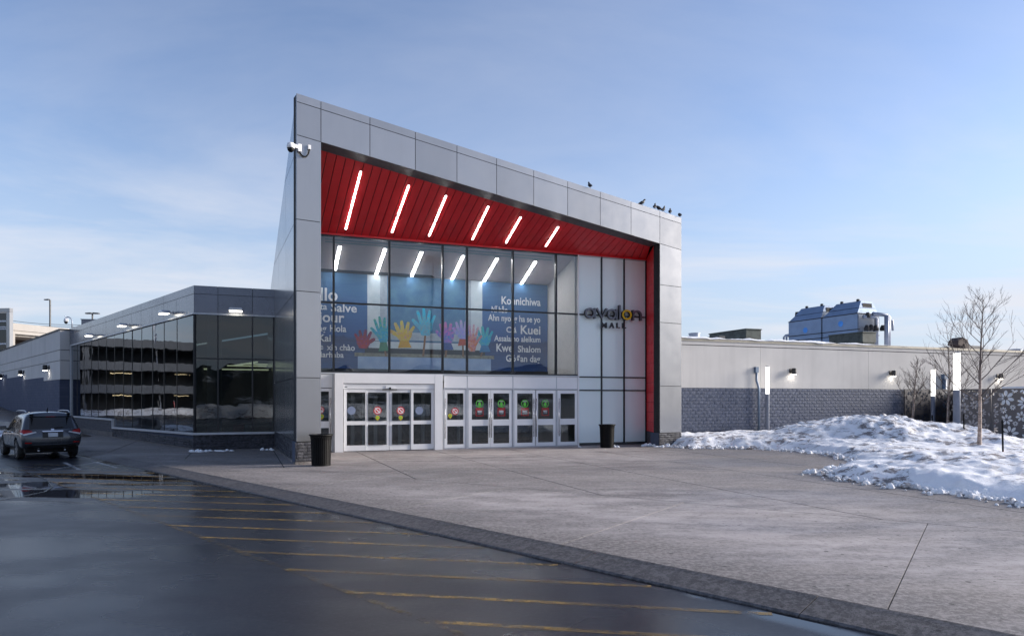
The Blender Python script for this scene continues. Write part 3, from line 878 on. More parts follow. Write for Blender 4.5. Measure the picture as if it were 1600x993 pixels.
def mask_sign(L, s, z, r, o, par):
    m = disc(L, s, z, r * .80, r, o)
    m.slab(L, [(s - r * .42, z - r * .1), (s - r * .25, z + r * .3), (s, z + r * .42), (s + r * .25, z + r * .3), (s + r * .42, z - r * .1), (s + r * .3, z - r * .55), (s, z - r * .72), (s - r * .3, z - r * .55)], o, o + .002)
    m.build('sticker', M['sticker_green'], par)
    m = MB(); m.lbox(L, s - r * .5, s + r * .5, z + r * .52, z + r * .62, o, o + .002)
    m.build('sticker', M['sticker_white'], par)
    a, c = r, z - r * 2.1
    m = MB()
    m.lbox(L, s - a, s + a, c + a * .88, c + a, o, o + .002).lbox(L, s - a, s + a, c - a, c - a * .88, o, o + .002)
    m.lbox(L, s - a, s - a * .86, c - a * .88, c + a * .88, o, o + .002).lbox(L, s + a * .86, s + a, c - a * .88, c + a * .88, o, o + .002)
    m.lbox(L, s - a * .7, s + a * .7, c + a * .45, c + a * .72, o, o + .002)
    m.build('sticker', M['sticker_red'], par)
    m = MB()
    for q in (.2, -.05): m.lbox(L, s - a * .55, s + a * .55, c + a * q, c + a * (q + .14), o, o + .002)
    m.build('sticker', M['sticker_white'], par)
    MB().lbox(L, s - a * .5, s + a * .5, c - a * .5, c - a * .25, o, o + .002).build('sticker', M['sticker_grey'], par)
def door(L, s0, s1, z0, z1, st=.10, rt=.11, mid=(1.05, 1.24), bot=.2, o0=-.03, o1=.02, handle=None, gs=None, seen=True):
    """one leaf: frame, two panes, pull handle"""
    m = MB()
    gs0, gs1 = gs or (s0 + st, s1 - st)
    for a, b in ((s0, gs0), (gs1, s1)): m.lbox(L, a, b, z0, z1, o0, o1)
    for a, b in ((z0, z0 + bot), mid, (z1 - rt, z1)): m.lbox(L, gs0, gs1, a, b, o0, o1 - .003)
    d = m.build('door', M['white'], tower)
    MB().lbox(L, gs0, gs1, z0 + bot, mid[0], -.006, .0).build('pane', M['glass_door'], d)
    MB().lbox(L, gs0, gs1, mid[1], z1 - rt, -.006, .0).build('pane', M['glass_door'], d)
    if handle is not None:
        h = MB().tube([L.pt(handle, z0 + .42, o1 + .07), L.pt(handle, z1 - .38, o1 + .07)], .016, 8)
        for z in (z0 + .6, z1 - .6): h.tube([L.pt(handle, z, o1), L.pt(handle, z, o1 + .07)], .01, 6)
        h.build('handle', M['steel'], d, smooth=True)
    return d
zl_ = lambda u, v: LG.z(u, v)
MIDZ = (zl_(800, 664), zl_(800, 654.5))
BZ = 0.04
bot = zl_(800, 691.5) - BZ
TOPR = ZD - zl_(800, 614.2)
# frame posts beside the leaves
leaf_u = [(694.5, 727.5, 698.6, 724), (732, 766, 737, 762.7), (766.4, 800, 770.8, 795.5), (803.3, 836.2, 807.8, 832), (837.3, 868, 840.4, 864.2), (870.5, 902, 875.5, 898)]
hand_u = [695.5, 764.9, 768.2, 834.2, 838.2, 873.8]
doors = []
for (a, b, c, d), hu in zip(leaf_u, hand_u):
    doors.append(door(LG, LG.s(a), LG.s(b), BZ, ZD - .02, rt=TOPR - .02, mid=MIDZ, bot=bot, gs=(LG.s(c), LG.s(d)), handle=LG.off(.09).s(hu)))
for a, b in ((692.2, 694.3), (727.8, 731.7), (800.4, 803.0), (868.3, 870.3)):
    MB().lbox(LG, LG.s(a), LG.s(b), 0.0, ZD - .001, -.08, .045).build('door_post', M['alu'], tower)
MB().lbox(LG, dsL, gW - .04, -.02, .03, -.15, .06).build('threshold', M['alu'], tower)
SO = .004
no_entry(LG, LG.s(711), zl_(711, 642), .155, SO, doors[0]); yellow_tag(LG, LG.s(703.4), zl_(703, 649), .09, SO, doors[0])
for i, u in ((1, 749.3), (2, 783.4), (3, 820), (4, 851.9)):
    mask_sign(LG, LG.s(u), zl_(u, 630.2), .172, SO, doors[i])
# bump-out with four sliding leaves
BO = .30
LB = LG.off(BO)
b0, b1, b2, b3 = LB.s(523), LB.s(536.4), LB.s(679.4), LB.s(691.8)
zbt, zbh = LB.z(600, 583.8), LB.z(600, 598.8)
MB().lbox(LB, b0, b1, 0, zbt, -.4, 0).build('entrance_surround', M['white'], tower, bevel=.008)
MB().lbox(LB, b2, b3, 0, zbt, -.4, 0).build('entrance_surround', M['white'], tower, bevel=.008)
MB().lbox(LB, b1 + .002, b2 - .002, zbh, zbt - .002, -.4, -.004).build('entrance_surround', M['white'], tower, bevel=.008)
LD = LG.off(BO - .10)
zh = LD.z(600, 607.5)
dr = MB().lbox(LD, LD.s(536.6), LD.s(679.2), zh, zbh - .012, -.12, 0.02).build('operator_header', M['white'], tower, bevel=.005)
MB().lbox(LD, LD.s(536.6), LD.s(679.2), zbh - .011, zbh - .001, -.12, .03).build('shadow_strip', M['joint'], tower)  # dark strip drawn in for the thin shadow under the surround
sm = LD.s(609)
m = MB().lbox(LD, sm - .17, sm + .17, zh + .02, zh + .14, .021, .06)
m.build('motion_sensor', M['white'], dr)
MB().lathe(LD.pt(sm, zh + .04, .075), [(.0, -.035), (.03, -.03), (.04, 0), (.03, .03), (0, .035)], 12).build('sensor_eye', M['black'], dr, smooth=True)
MB().lbox(LD, sm - .3, sm + .3, zh - .03, zh - .002, .0, .04).build('brush_strip', M['black'], dr)
MB().lbox(LD, LD.s(538.5), LD.s(542.5), LD.z(540, 605), LD.z(540, 603.2), .021, .024).build('plate', M['sticker_grey'], dr)
sl = [(537.4, 572.4, 541.8, 570.9), (572.8, 608.2, 575.3, 604.3), (608.8, 641.8, 612.9, 640.6), (642.3, 679.0, 646, 673.7)]
sm_z = (LD.z(610, 662.8), LD.z(610, 656.8))
slide = []
for i, (a, b, c, d) in enumerate(sl):
    lo = 0.0 if i in (0, 3) else -.04
    slide.append(door(LD, LD.s(a), LD.s(b), .03, zh - .01, rt=zh - LD.z(610, 612.5), mid=sm_z, bot=LD.z(610, 694) - .03, gs=(LD.s(c), LD.s(d)), o0=-.04 + lo, o1=.0 + lo))
for i, u in ((1, 589.9), (2, 626)):
    no_entry(LD, LD.s(u), LD.z(u, 641), .165, SO, slide[i]); yellow_tag(LD, LD.s(u), LD.z(u, 652), .085, SO, slide[i])
for i, u in ((0, 549.0), (3, 655)):
    disc(LD, LD.s(u), LD.z(u, 641), 0, .165, SO).build('sticker', M['sticker_blue'], slide[i])
# the leaf half hidden behind the left column
dl = door(LG, LG.s(490), LG.s(518.5), BZ, ZD, rt=.12, mid=MIDZ, bot=bot, gs=(LG.s(493), LG.s(513.8)), handle=LG.off(.09).s(516.5))
no_entry(LG, LG.s(501), zl_(501, 640), .14, SO, dl); yellow_tag(LG, LG.s(502.5), zl_(502, 650), .09, SO, dl)
MB().lbox(LG, LG.s(480), LG.s(519), ZD + .03, ZS - .08, -.03, .03).build('header_panel', M['white'], tower)
MB().lbox(LG, LG.s(518.8), LG.s(522.5), 0, ZS - .07, -.1, .05).build('door_post', M['alu'], tower)
# ---- inside
IB = 3.6
LM = LG.off(-IB)                                      # wall that carries the mural
iL = gF + (LM.x - LG.x) * 0 + .05; iR = LM.s(857)
ZC = LM.z(640, 431)
fl_ = MB().loft([LG.pt(gL, .012, -.1), LG.pt(gR, .012, -.1), LG.pt(gR, .012, -6), LG.pt(gL, .012, -6)], [LG.pt(gL, -.1, -.1), LG.pt(gR, -.1, -.1), LG.pt(gR, -.1, -6), LG.pt(gL, -.1, -6)]).build('interior_floor', M['floor_in'], tower)
c0, c1, c2, c3 = LG.pt(gL, ZH - .1, -.13), LG.pt(gW, ZH - .1, -.13), LM.pt(LM.s(900), ZC, 0), LM.pt(iL, ZC, 0)
MB().loft([c0, c1, c2, c3], [p + Vector((0, 0, .08)) for p in (c0, c1, c2, c3)]).build('interior_ceiling', M['ceiling'], tower)
MB().lbox(LM, iL, iR, 2.95, ZC - .005, -.15, -.02).build('interior_wall', M['interior'], tower)
# white splayed wall on the right of the lobby
r0, r1 = LM.pt(iR, 0, -.1), LG.pt(gW - .1, 0, -.14)
off = Vector((LG.dx, LG.dy, 0)) * .1
MB().loft([r0 + Vector((0, 0, 2.9)), r1 + Vector((0, 0, 2.9)), r1 + Vector((0, 0, ZH)), r0 + Vector((0, 0, ZH))], [p + off for p in (r0 + Vector((0, 0, 2.9)), r1 + Vector((0, 0, 2.9)), r1 + Vector((0, 0, ZH)), r0 + Vector((0, 0, ZH)))]).build('interior_wall', M['interior'], tower)
MB().lbox(LG, gL, gR, 2.9, 2.93, -IB, -.14).build('lobby_ceiling', M['interior'], tower)
MB().lbox(LG, gW + .06, gW + .16, .013, 2.89, -5.9, -.14).build('interior_wall', M['interior'], tower)
LI = LG.off(-6)
MB().lbox(LI, LI.s(500), LI.s(1000), 0, 3, -.1, 0).build('lobby_wall', M['floor_in'], tower)
# inner vestibule doors seen through the outer glass
LV = LG.off(-2.6)
m = MB()
for u in (548, 566, 584, 602, 622, 640, 658, 676, 714): m.lbox(LV, LV.s(u), LV.s(u) + .16, 0, 2.5, -.05, 0)
m.lbox(LV, LV.s(545), LV.s(716), 2.35, 2.9, -.05, -.002)
m.build('vestibule_frame', M['interior'], tower)

# soffit lights and lobby lights
def strip_light(name, a, b, wdt, th, nrm, label, group, mat):
    d = (b - a).normalized(); side = d.cross(nrm).normalized() * wdt / 2
    o = thing(name, (a + b) / 2, label, 'ceiling light', group)
    up = nrm * th
    MB().hexa([a - side, a + side, b + side, b - side, a - side + up, a + side + up, b + side + up, b - side + up]).build('housing', M['white'], o)
    ins = side * .78; e = d * .05; dn = nrm * .012
    MB().hexa([a - ins + e - dn, a + ins + e - dn, b + ins - e - dn, b - ins - e - dn, a - ins + e - nrm * .002, a + ins + e - nrm * .002, b + ins - e - nrm * .002, b - ins - e - nrm * .002]).build('diffuser', mat, o)
    if name == 'soffit_light':
        mid = a + (b - a) * .62
        MB().hexa([mid - ins * 1.1 - d * .04 - dn * 1.6, mid + ins * 1.1 - d * .04 - dn * 1.6, mid + ins * 1.1 + d * .04 - dn * 1.6, mid - ins * 1.1 + d * .04 - dn * 1.6] + [p for p in (mid - ins * 1.1 - d * .04, mid + ins * 1.1 - d * .04, mid + ins * 1.1 + d * .04, mid - ins * 1.1 + d * .04)]).build('lens_joint', M['alu'], o)
    return o
ords = ['leftmost', 'second from left', 'third from left', 'third from right', 'second from right', 'rightmost']
SL = [((564, 266), (540, 358)), ((639, 288), (612, 363.5)), ((697.3, 304), (670, 368.8)), ((763.4, 321), (737.5, 374.5)), ((814, 337.6), (790, 379.6)), ((872.8, 353), (852, 385))]
def on_soffit(u, v):
    best = None
    for a, b in zip(top_s, top_s[1:]):
        f0, q0 = soff(a); f1, q1 = soff(b)
        p = ray_plane(u, v, f0, f1, q0)
        fs = (Vector((p.x - f0.x, p.y - f0.y)))
        L_ = Vector((LF.dx, LF.dy)); t = Vector((LS.dx, LS.dy))
        det = L_.x * t.y - L_.y * t.x
        k = (fs.x * t.y - fs.y * t.x) / det
        if -.02 <= k <= (b - a) + .02:
            return p, (f1 - f0).cross(q0 - f0).normalized()
    return p, (f1 - f0).cross(q0 - f0).normalized()
for (a, b), o_ in zip(SL, ords):
    pa, n1 = on_soffit(*a); pb, _ = on_soffit(*b)
    if n1.z < 0: n1 = -n1
    strip_light('soffit_light', pa - n1 * .02, pb - n1 * .02, .075, .018, n1, 'lit white strip light under the red soffit, ' + o_ + ' of six', 'strip lights under the red soffit', M['light'])
CL = [((531, 383), (523, 421)), ((602, 387), (586, 433)), ((659, 392), (640, 438)), ((724, 398), (703, 442)), ((777, 402), (753, 444)), ((837, 407), (811, 448))]
cn_ = (c1 - c0).cross(c3 - c0).normalized()
if cn_.z < 0: cn_ = -cn_
for (a, b), o_ in zip(CL, ords):
    pa, pb = ray_plane(*a, c0, c1, c3) - cn_ * .03, ray_plane(*b, c0, c1, c3) - cn_ * .03
    strip_light('lobby_light', pa, pb, .15, .025, cn_, 'lit strip on the lobby ceiling behind the glass, ' + o_ + ' of six', 'strip lights on the lobby ceiling', M['light_in'])
M['teal'] = plain('pale teal slot diffuser', (0.28, 0.42, 0.42), 0.4)
for v0, v1, ua, ub in ((373, 402, 508, 862), (429, 449, 500, 830)):
    for k in (0, 4):
        pa, pb = ray_plane(ua, v0 + k, c0, c1, c3) - cn_ * .012, ray_plane(ub, v1 + k, c0, c1, c3) - cn_ * .012
        d = (pb - pa).normalized(); sd_ = d.cross(cn_).normalized() * .045
        MB().hexa([pa - sd_, pa + sd_, pb + sd_, pb - sd_, pa - sd_ + cn_ * .01, pa + sd_ + cn_ * .01, pb + sd_ + cn_ * .01, pb - sd_ + cn_ * .01]).build('air_slot', M['teal'], tower)
# ------------------------------------------------------------------ lettering
_cache = {}
def glyphs(txt, bold=0.0):
    k = (txt, bold)
    if k not in _cache:
        cu = bpy.data.curves.new('lettering', 'FONT')
        cu.body = txt; cu.size = 1; cu.offset = bold; cu.resolution_u = 3
        o = bpy.data.objects.new('lettering', cu)
        col.objects.link(o)
        dg = bpy.context.evaluated_depsgraph_get()
        me = bpy.data.meshes.new_from_object(o.evaluated_get(dg))
        bpy.data.objects.remove(o)
        v = [p.co.copy() for p in me.vertices]; f = [tuple(p.vertices) for p in me.polygons]
        bpy.data.meshes.remove(me); bpy.data.curves.remove(cu)
        _cache[k] = (v, f)
    return _cache[k]
CAPH = max(p.y for p in glyphs('H')[0])
def text(L, txt, s0, s1, z, cap, o, name, mat, par, th=0.0, bold=0.012, align=None):
    """letters standing on plane L: baseline z, cap height, squeezed to run from s0 to s1 (or natural width from one end)"""
    v, f = glyphs(txt, bold)
    x0, x1 = min(p.x for p in v), max(p.x for p in v)
    k = cap / CAPH
    if s0 is None: s0 = s1 - (x1 - x0) * k
    if s1 is None: s1 = s0 + (x1 - x0) * k
    kx = (s1 - s0) / (x1 - x0)
    m = MB(); m.add([L.pt(s0 + (p.x - x0) * kx, z + p.y * k, o) for p in v], f)
    if th:
        n = len(v); m.add([L.pt(s0 + (p.x - x0) * kx, z + p.y * k, o - th) for p in v], [tuple(reversed(q)) for q in f])
        cnt = {}
        for q in f:
            for i in range(len(q)):
                e = (q[i], q[(i + 1) % len(q)]); cnt[e] = 1
        m.f += [(a, b, b + n, a + n) for a, b in cnt if (b, a) not in cnt]
    return m.build(name, mat, par)

# ------------------------------------------------------------------ mural on the lobby wall
mz0 = LM.z(640, 583)
mur = thing('mural', LM.pt((iL + iR) / 2, mz0), 'blue printed wall mural of painted hands in a planter with greetings, behind the entrance glass', 'mural')
def _mural():
    t = NT('printed lake picture')
    z = t.xyz()[2]
    ed = t.noise(2.2, 6, 0.75, stretch=(1, 1, 0.4))
    zz = t.math('ADD', z, t.math('MULTIPLY', t.math('SUBTRACT', ed, 0.5), 0.55))
    tree = t.ramp(zz, 4.90, 5.02)
    up = t.mix(t.ramp(z, 5.0, 7.6), (0.02, 0.075, 0.27), (0.06, 0.16, 0.31))
    rip = t.ramp(t.noise(1.6, 4, stretch=(.5, .5, 7)), 0.42, 0.62, 0.0, 0.30)
    up = t.mix(rip, up, (0.02, 0.08, 0.26))
    low = t.mix(t.ramp(z, 3.3, 4.8), (0.02, 0.075, 0.26), (0.012, 0.035, 0.14))
    low = t.mix(t.ramp(t.noise(3, 4, stretch=(.5, .5, 4)), 0.5, 0.7, 0, .3), low, (0.05, 0.13, 0.36))
    t.bs(Base_Color=t.mix(tree, low, up), Roughness=0.5, Specular_IOR_Level=0.3)
    return t.m
M['mural'] = _mural()
MB().lbox(LM, iL, iR - .05, mz0, ZC - .03, -.02, 0).build('print_panel', M['mural'], mur)
def print_mat(name, c0, c1=None, zr=None, sc=8):
    t = NT(name)
    if c1 is None: c1 = tuple(x * .8 for x in c0)
    f = t.ramp(t.noise(sc, 4), 0.35, 0.65)
    if zr:
        # daubed paint: a third colour in streaks
        k = t.ramp(t.noise(14, 3, .6), 0.53, 0.58, 0, .4)
        c2 = (c0[1] * .9 + .03, c0[2] * .8 + .03, c0[0] * .8 + .05)
    if zr: f = t.math('ADD', t.math('MULTIPLY', f, 0.75), t.math('MULTIPLY', t.ramp(t.xyz()[2], *zr), 0.7))
    cc = t.mix(f, c0, c1)
    if zr: cc = t.mix(k, cc, c2)
    t.bs(Base_Color=cc, Roughness=0.55, Specular_IOR_Level=0.3)
    return t.m
def mrect(u0, u1, v0, v1, o, name, mat):
    z0, z1 = LM.z((u0 + u1) / 2, v1), LM.z((u0 + u1) / 2, v0)
    return MB().lbox(LM, LM.s(u0), LM.s(u1), z0, z1, o, o + .004).build(name, mat, mur)
M['p_frame'] = print_mat('printed white window frame', (0.58, 0.66, 0.72), (0.44, 0.54, 0.62), sc=1.5)
M['p_water'] = print_mat('printed lake water', (0.05, 0.15, 0.30), (0.09, 0.21, 0.34), sc=2)
M['p_sill'] = print_mat('printed pale sill', (0.36, 0.44, 0.52))
M['p_dark'] = print_mat('printed dark gap', (0.015, 0.018, 0.025))
M['p_ledge'] = print_mat('printed planter ledge', (0.26, 0.26, 0.20), (0.14, 0.145, 0.12))
M['p_box'] = print_mat('printed blue planter', (0.34, 0.48, 0.70), (0.22, 0.35, 0.60), sc=1)
M['p_stick'] = print_mat('printed wooden stick', (0.22, 0.11, 0.05))
ztm = ZC - .035
for u0, u1, nm, mt, v1 in ((574, 594, 'printed_frame', 'p_frame', 534), (594, 605, 'printed_frame', 'p_sill', 534), (605, 727, 'printed_water', 'p_water', 534), (727, 736, 'printed_frame', 'p_sill', 536), (736, 753.5, 'printed_frame', 'p_frame', 537)):
    MB().lbox(LM, LM.s(u0), LM.s(u1), LM.z(660, v1), ztm, .001, .005).build(nm, M[mt], mur)
mrect(578, 748, 520, 532, .006, 'printed_water', M['p_sill'])
mrect(576, 752, 535, 545.5, .007, 'printed_sill', M['p_frame'])
mrect(570, 758, 545, 556, .007, 'printed_gap', M['p_dark'])
mrect(554, 772, 553, 558.5, .010, 'printed_ledge', M['p_ledge'])
mrect(559, 767, 558, 577.5, .010, 'printed_planter', M['p_box'])
mrect(500, 856, 577.5, 583, .010, 'printed_ground', M['p_dark'])
def hand_outline(w, h, spread, curl=1.0, thumb=-1):
    """one closed outline: palm, four unequal fingers and a thumb; wrist at (0, 0), height h"""
    pts = [(-.20 * w, 0), (-.26 * w, .10 * h), (-.36 * w, .24 * h)]
    def finger(bx, by, ang, ln, r):
        c, s = math.sin(ang), math.cos(ang); nx, ny = s, -c
        tip = (bx + c * ln, by + s * ln)
        mid = (bx + c * ln * .55, by + s * ln * .55)
        p = [(bx - nx * r, by - ny * r), (mid[0] - nx * r * .92, mid[1] - ny * r * .92), (tip[0] - nx * r * .78, tip[1] - ny * r * .78)]
        p += [(tip[0] + c * r * .6 - nx * r * .45, tip[1] + s * r * .6 - ny * r * .45), (tip[0] + c * r * .6 + nx * r * .45, tip[1] + s * r * .6 + ny * r * .45)]
        p += [(tip[0] + nx * r * .78, tip[1] + ny * r * .78), (mid[0] + nx * r * .92, mid[1] + ny * r * .92), (bx + nx * r, by + ny * r)]
        return p
    r = .088 * w
    pts += finger(-.36 * w, .34 * h, R(-48) * spread, .30 * h * curl, r * 1.15)
    pts += finger(-.27 * w, .54 * h, R(-20) * spread, .36 * h * curl, r)
    pts += finger(-.08 * w, .58 * h, R(-5) * spread, .40 * h * curl, r)
    pts += finger(.12 * w, .57 * h, R(9) * spread, .36 * h * curl, r)
    pts += finger(.30 * w, .50 * h, R(25) * spread, .28 * h * curl, r * .85)
    pts += [(.34 * w, .26 * h), (.26 * w, .10 * h), (.20 * w, 0)]
    if thumb > 0: pts = [(-x, y) for x, y in reversed(pts)]
    return pts
def hand(u, vb, vt, wpx, cpalm, ctip, spread=1.0, curl=1.0, thumb=-1, stick=None, cuff=None, rot=0.0, o=.016):
    cpalm, ctip = [tuple(max(0.004, .85 * (sum(c) / 3 + (x - sum(c) / 3) * 1.55)) for x in c) for c in (cpalm, ctip)]
    zb, zt = LM.z(u, vb), LM.z(u, vt); h = (zt - zb)
    wd = wpx * LM.Y(LM.s(u)) / F / .93
    s = LM.s(u)
    pr, pc = math.cos(rot), math.sin(rot)
    po = [(s + x * pr + y * pc, zb + y * pr - x * pc) for x, y in hand_outline(wd, h / (0.58 + .40 * curl + .03), spread, curl, thumb)]
    if stick:
        su, sv = stick
        a, b = (LM.s(su), LM.z(su, sv)), (s, zb + .05)
        k = .045
        MB().slab(LM, [(a[0] - k, a[1]), (a[0] + k, a[1]), (b[0] + k, b[1]), (b[0] - k, b[1])], o - .004, o - .001).build('printed_stick', M['p_stick'], mur)
    m = MB()
    a = [LM.pt(x, z, o) for x, z in po]
    m.loft([LM.pt(x, z, o - .003) for x, z in po], [LM.pt(x, z, o + .003) for x, z in po])
    hd_ = m.build('printed_hand', print_mat('printed painted hand', cpalm, ctip, (zb + h * .35, zt - h * .05), 9), mur)
    if cuff:
        k = wd * .24
        MB().slab(LM, [(s - k * 1.2, zb - h * .34), (s + k * 1.4, zb - h * .30), (s + k * .8, zb + .02), (s - k * .8, zb + .02)], o - .001, o + .004).build('printed_cuff', print_mat('printed cuff', cuff), mur)
    return hd_
hand(567.5, 544, 515, 28, (0.30, 0.012, 0.02), (0.16, 0.02, 0.04), 1.2, .72, 1)
hand(599.0, 535, 494, 24, (0.08, 0.36, 0.62), (0.07, 0.28, 0.30), .8, 1.0, -1, (603, 556), rot=-.08, cuff=(0.04, 0.22, 0.12))
hand(631.5, 533, 501.5, 32, (0.48, 0.36, 0.03), (0.55, 0.52, 0.22), 1.3, 1.0, -1, cuff=(0.55, 0.33, 0.01))
hand(664.5, 524, 482, 29, (0.22, 0.34, 0.46), (0.12, 0.50, 0.70), .95, 1.05, -1, (661, 556), rot=.03)
hand(699.0, 536, 503.5, 28, (0.10, 0.20, 0.56), (0.55, 0.24, 0.48), .9, 1.0, -1, (696, 557), cuff=(0.03, 0.08, 0.30))
hand(723.0, 530, 500.5, 26, (0.30, 0.34, 0.68), (0.48, 0.40, 0.66), .8, 1.0, -1, (723.5, 557), cuff=(0.40, 0.06, 0.02))
hand(737.5, 549, 506, 20, (0.50, 0.20, 0.03), (0.60, 0.46, 0.50), .8, .9, 1, o=.020)
hand(757.0, 540, 510, 27, (0.06, 0.36, 0.62), (0.12, 0.42, 0.50), 1.15, 1.0, -1, (751, 557), cuff=(0.03, 0.20, 0.45))
M['letter'] = plain('white printed lettering', (0.72, 0.76, 0.82), 0.5, 0, 0.02)
def greet(txt, u0, u1, vb, cap):
    s0 = LM.s(u0) if u0 is not None else None; s1 = LM.s(u1) if u1 is not None else None
    ur = u1 if u1 is not None else u0
    k = LM.Y(LM.s(ur)) / F
    text(LM, txt, s0, s1, LM.z(ur, vb), cap * k, .012, 'greeting', M['letter'], mur, bold=.018)
greet('Hello', None, 527.5, 470, 19); greet('sta', None, 511, 483.6, 9.5); greet('Salve', 517, 557.5, 487.8, 12.5)
greet('Bonjour', None, 538, 503.8, 15.5); greet('Tag', None, 510, 517.5, 9.5); greet('Hola', 515.5, 541, 518.4, 10)
greet('Kai', None, 516.8, 533.2, 10.5); greet('e', None, 505, 545.5, 9); greet('xin chào', 510.5, 554.5, 547.5, 9); greet('Marhaba', None, 537, 558.3, 8.3)
greet('Konnichiwa', 783.5, 844.5, 477.8, 11.5); greet('Nĭ hăo', 768, 793, 488.5, 9); greet('Ahn nyong ha se yo', 762.5, 844, 503.8, 9.3)
greet('Ciá', 791, 807, 519.5, 8.5); greet('Kuei', 813.5, 844.3, 522.3, 13); greet('Assalamo aleikum', 772, 844.3, 534.5, 8.5)
greet('Kwe', 775.5, 801, 549.3, 12); greet('Shalom', 809, 844.5, 550.5, 9.5); greet('Góðan dag', 790.5, 844, 565.3, 9.8)

# ------------------------------------------------------------------ sign on the white glass
LSg = LG.off(.26)
sg = thing('wall_sign', LSg.pt(LSg.s(958), LSg.z(958, 512)), 'raised grey letters reading avalon MALL with a yellow ring, mounted on the white glass', 'sign')
M['sign_face'] = plain('grey sign face', (0.15, 0.16, 0.19), 0.4, 0.1)
M['sign_side'] = plain('dark sign return', (0.02, 0.021, 0.025), 0.4)
M['sign_yellow'] = plain('yellow sign face', (0.80, 0.50, 0.01), 0.4)
def stroke(path, wd, closed=False):
    """ribbon polygon pairs along a path on (s, z)"""
    n = len(path); L_, R_ = [], []
    for i, p in enumerate(path):
        a = path[i - 1] if (i or closed) else p
        b = path[(i + 1) % n] if (i < n - 1 or closed) else p
        dx, dz = b[0] - a[0], b[1] - a[1]; l = math.hypot(dx, dz)
        nx, nz = -dz / l * wd / 2, dx / l * wd / 2
        L_.append((p[0] + nx, p[1] + nz)); R_.append((p[0] - nx, p[1] - nz))
    return L_, R_
def ribbon(mf, ms, L, path, wd, th, closed=False):
    A, B = stroke(path, wd, closed); n = len(path)
    fr = [L.pt(*p, 0) for p in A] + [L.pt(*p, 0) for p in B]
    bk_ = [L.pt(*p, -th) for p in A] + [L.pt(*p, -th) for p in B]
    k = n if closed else n - 1
    mf.add(fr, [(i, (i + 1) % n, n + (i + 1) % n, n + i) for i in range(k)])
    e = .001
    fr2 = [L.pt(*p, -e) for p in A] + [L.pt(*p, -e) for p in B]
    f = [(i, (i + 1) % n, 2 * n + (i + 1) % n, 2 * n + i) for i in range(k)] + [(n + i, n + (i + 1) % n, 3 * n + (i + 1) % n, 3 * n + i) for i in range(k)]
    if not closed: f += [(0, n, 3 * n, 2 * n), (n - 1, 2 * n - 1, 4 * n - 1, 3 * n - 1)]
    ms.add(fr2 + bk_, f)
def circ(cx_, cz_, rx, rz, a0=0, a1=360, n=28):
    return [(cx_ + rx * math.cos(R(a0 + (a1 - a0) * i / n)), cz_ + rz * math.sin(R(a0 + (a1 - a0) * i / n))) for i in range(n if a1 - a0 == 360 else n + 1)]
zB = LSg.z(922.5, 497); XH = LSg.z(922.5, 480.5) - zB
SWt = .085
r_ = XH / 2 - SWt / 2; zc_ = zB + XH / 2
def su(u): return LSg.s(u)
def letter(paths, face='sign_face'):
    mf, ms = MB(), MB()
    for pth, cl_ in paths: ribbon(mf, ms, LSg, pth, SWt, .16, cl_)
    o = mf.build('letter', M[face], sg)
    ms.build('letter_return', M['sign_side'], o)
rx = lambda u0, u1: (su(u1) - su(u0)) / 2 - SWt / 2
x = (su(914.6) + su(930.2)) / 2
letter([(circ(x, zc_, rx(914.6, 930.2), r_), True), ([(su(930.3) - .0, zB), (su(930.3) - .0, zB + XH)], False)])
letter([([(su(933.2), zB + XH), (su(941.0), zB + .05), (su(948.8), zB + XH)], False)])
x = (su(949.5) + su(964) ) / 2
letter([(circ(x, zc_, rx(949.5, 963.6), r_), True), ([(su(963.8), zB), (su(963.8), zB + XH)], False)])
letter([([(su(969.0), zB), (su(969.0), LSg.z(969, 476.3))], False)])
x = (su(972.2) + su(987.3)) / 2
letter([(circ(x, zc_, rx(972.2, 987.3), r_), True)], 'sign_yellow')
xa, xb = su(990), su(1002)
letter([([(xa, zB), (xa, zB + XH)], False), ([(xb, zB)] + [(xb, zB + XH * .5)] + circ((xa + xb) / 2, zB + XH * .52, (xb - xa) / 2, XH * .48 - SWt / 2, 0, 180, 14), False)])
for ch, u0, u1 in (('M', 940.3, 948.6), ('A', 952.8, 960.3), ('L', 964, 969), ('L', 973, 978.6)):
    text(LSg, ch, su(u0), su(u1), LSg.z(u0, 511.6 + (u0 - 940) * .018), .235, 0, 'letter', M['sign_side'], sg, th=.1, bold=.02)
m = MB()
for u in (918, 941, 956, 978, 996): m.tube([LSg.pt(su(u), zc_ + .0, -.1), LSg.pt(su(u), zc_ + .0, -.25)], .015, 6)
m.build('standoff', M['sign_side'], sg)

# ------------------------------------------------------------------ glazed wing
wing = thing('glazed_wing', (wc.x + 4, wc.y + 6, 0), 'low dark clad glass wing with a stone plinth, left of the tall entrance', 'building')
WZ = WF.z(303, 445.2); WJ = WF.z(303, 458.5); WT = WF.z(303, 489.5); WB = WF.z(303, 676.8)
wsE = WS.s(108.5)
wfE = WF.s(429.5)
def wp(L, poly, g=.009): panel(L, poly, wing, 'panel_dark', g=g)
fj2 = [0, WF.s(340.5), WF.s(394.5), wfE]
for a, b in zip(fj2, fj2[1:]):
    wp(WF, [(a, WJ), (b, WJ), (b, WZ), (a, WZ)]); wp(WF, [(a, WT + .05), (b, WT + .05), (b, WJ), (a, WJ)])
sj = [0] + [WS.s(u) for u in (275.5, 255.5, 237.5, 220.5, 205.5, 192, 178.5, 165.5, 153, 142, 130.5, 120)] + [wsE]
for a, b in zip(sj, sj[1:]):
    wp(WS, [(a, WT + .05), (b, WT + .05), (b, WJ), (a, WJ)])
for a, b in zip(sj[::2], sj[2::2] + [wsE]):
    if b > a: wp(WS, [(a, WJ), (b, WJ), (b, WZ), (a, WZ)])
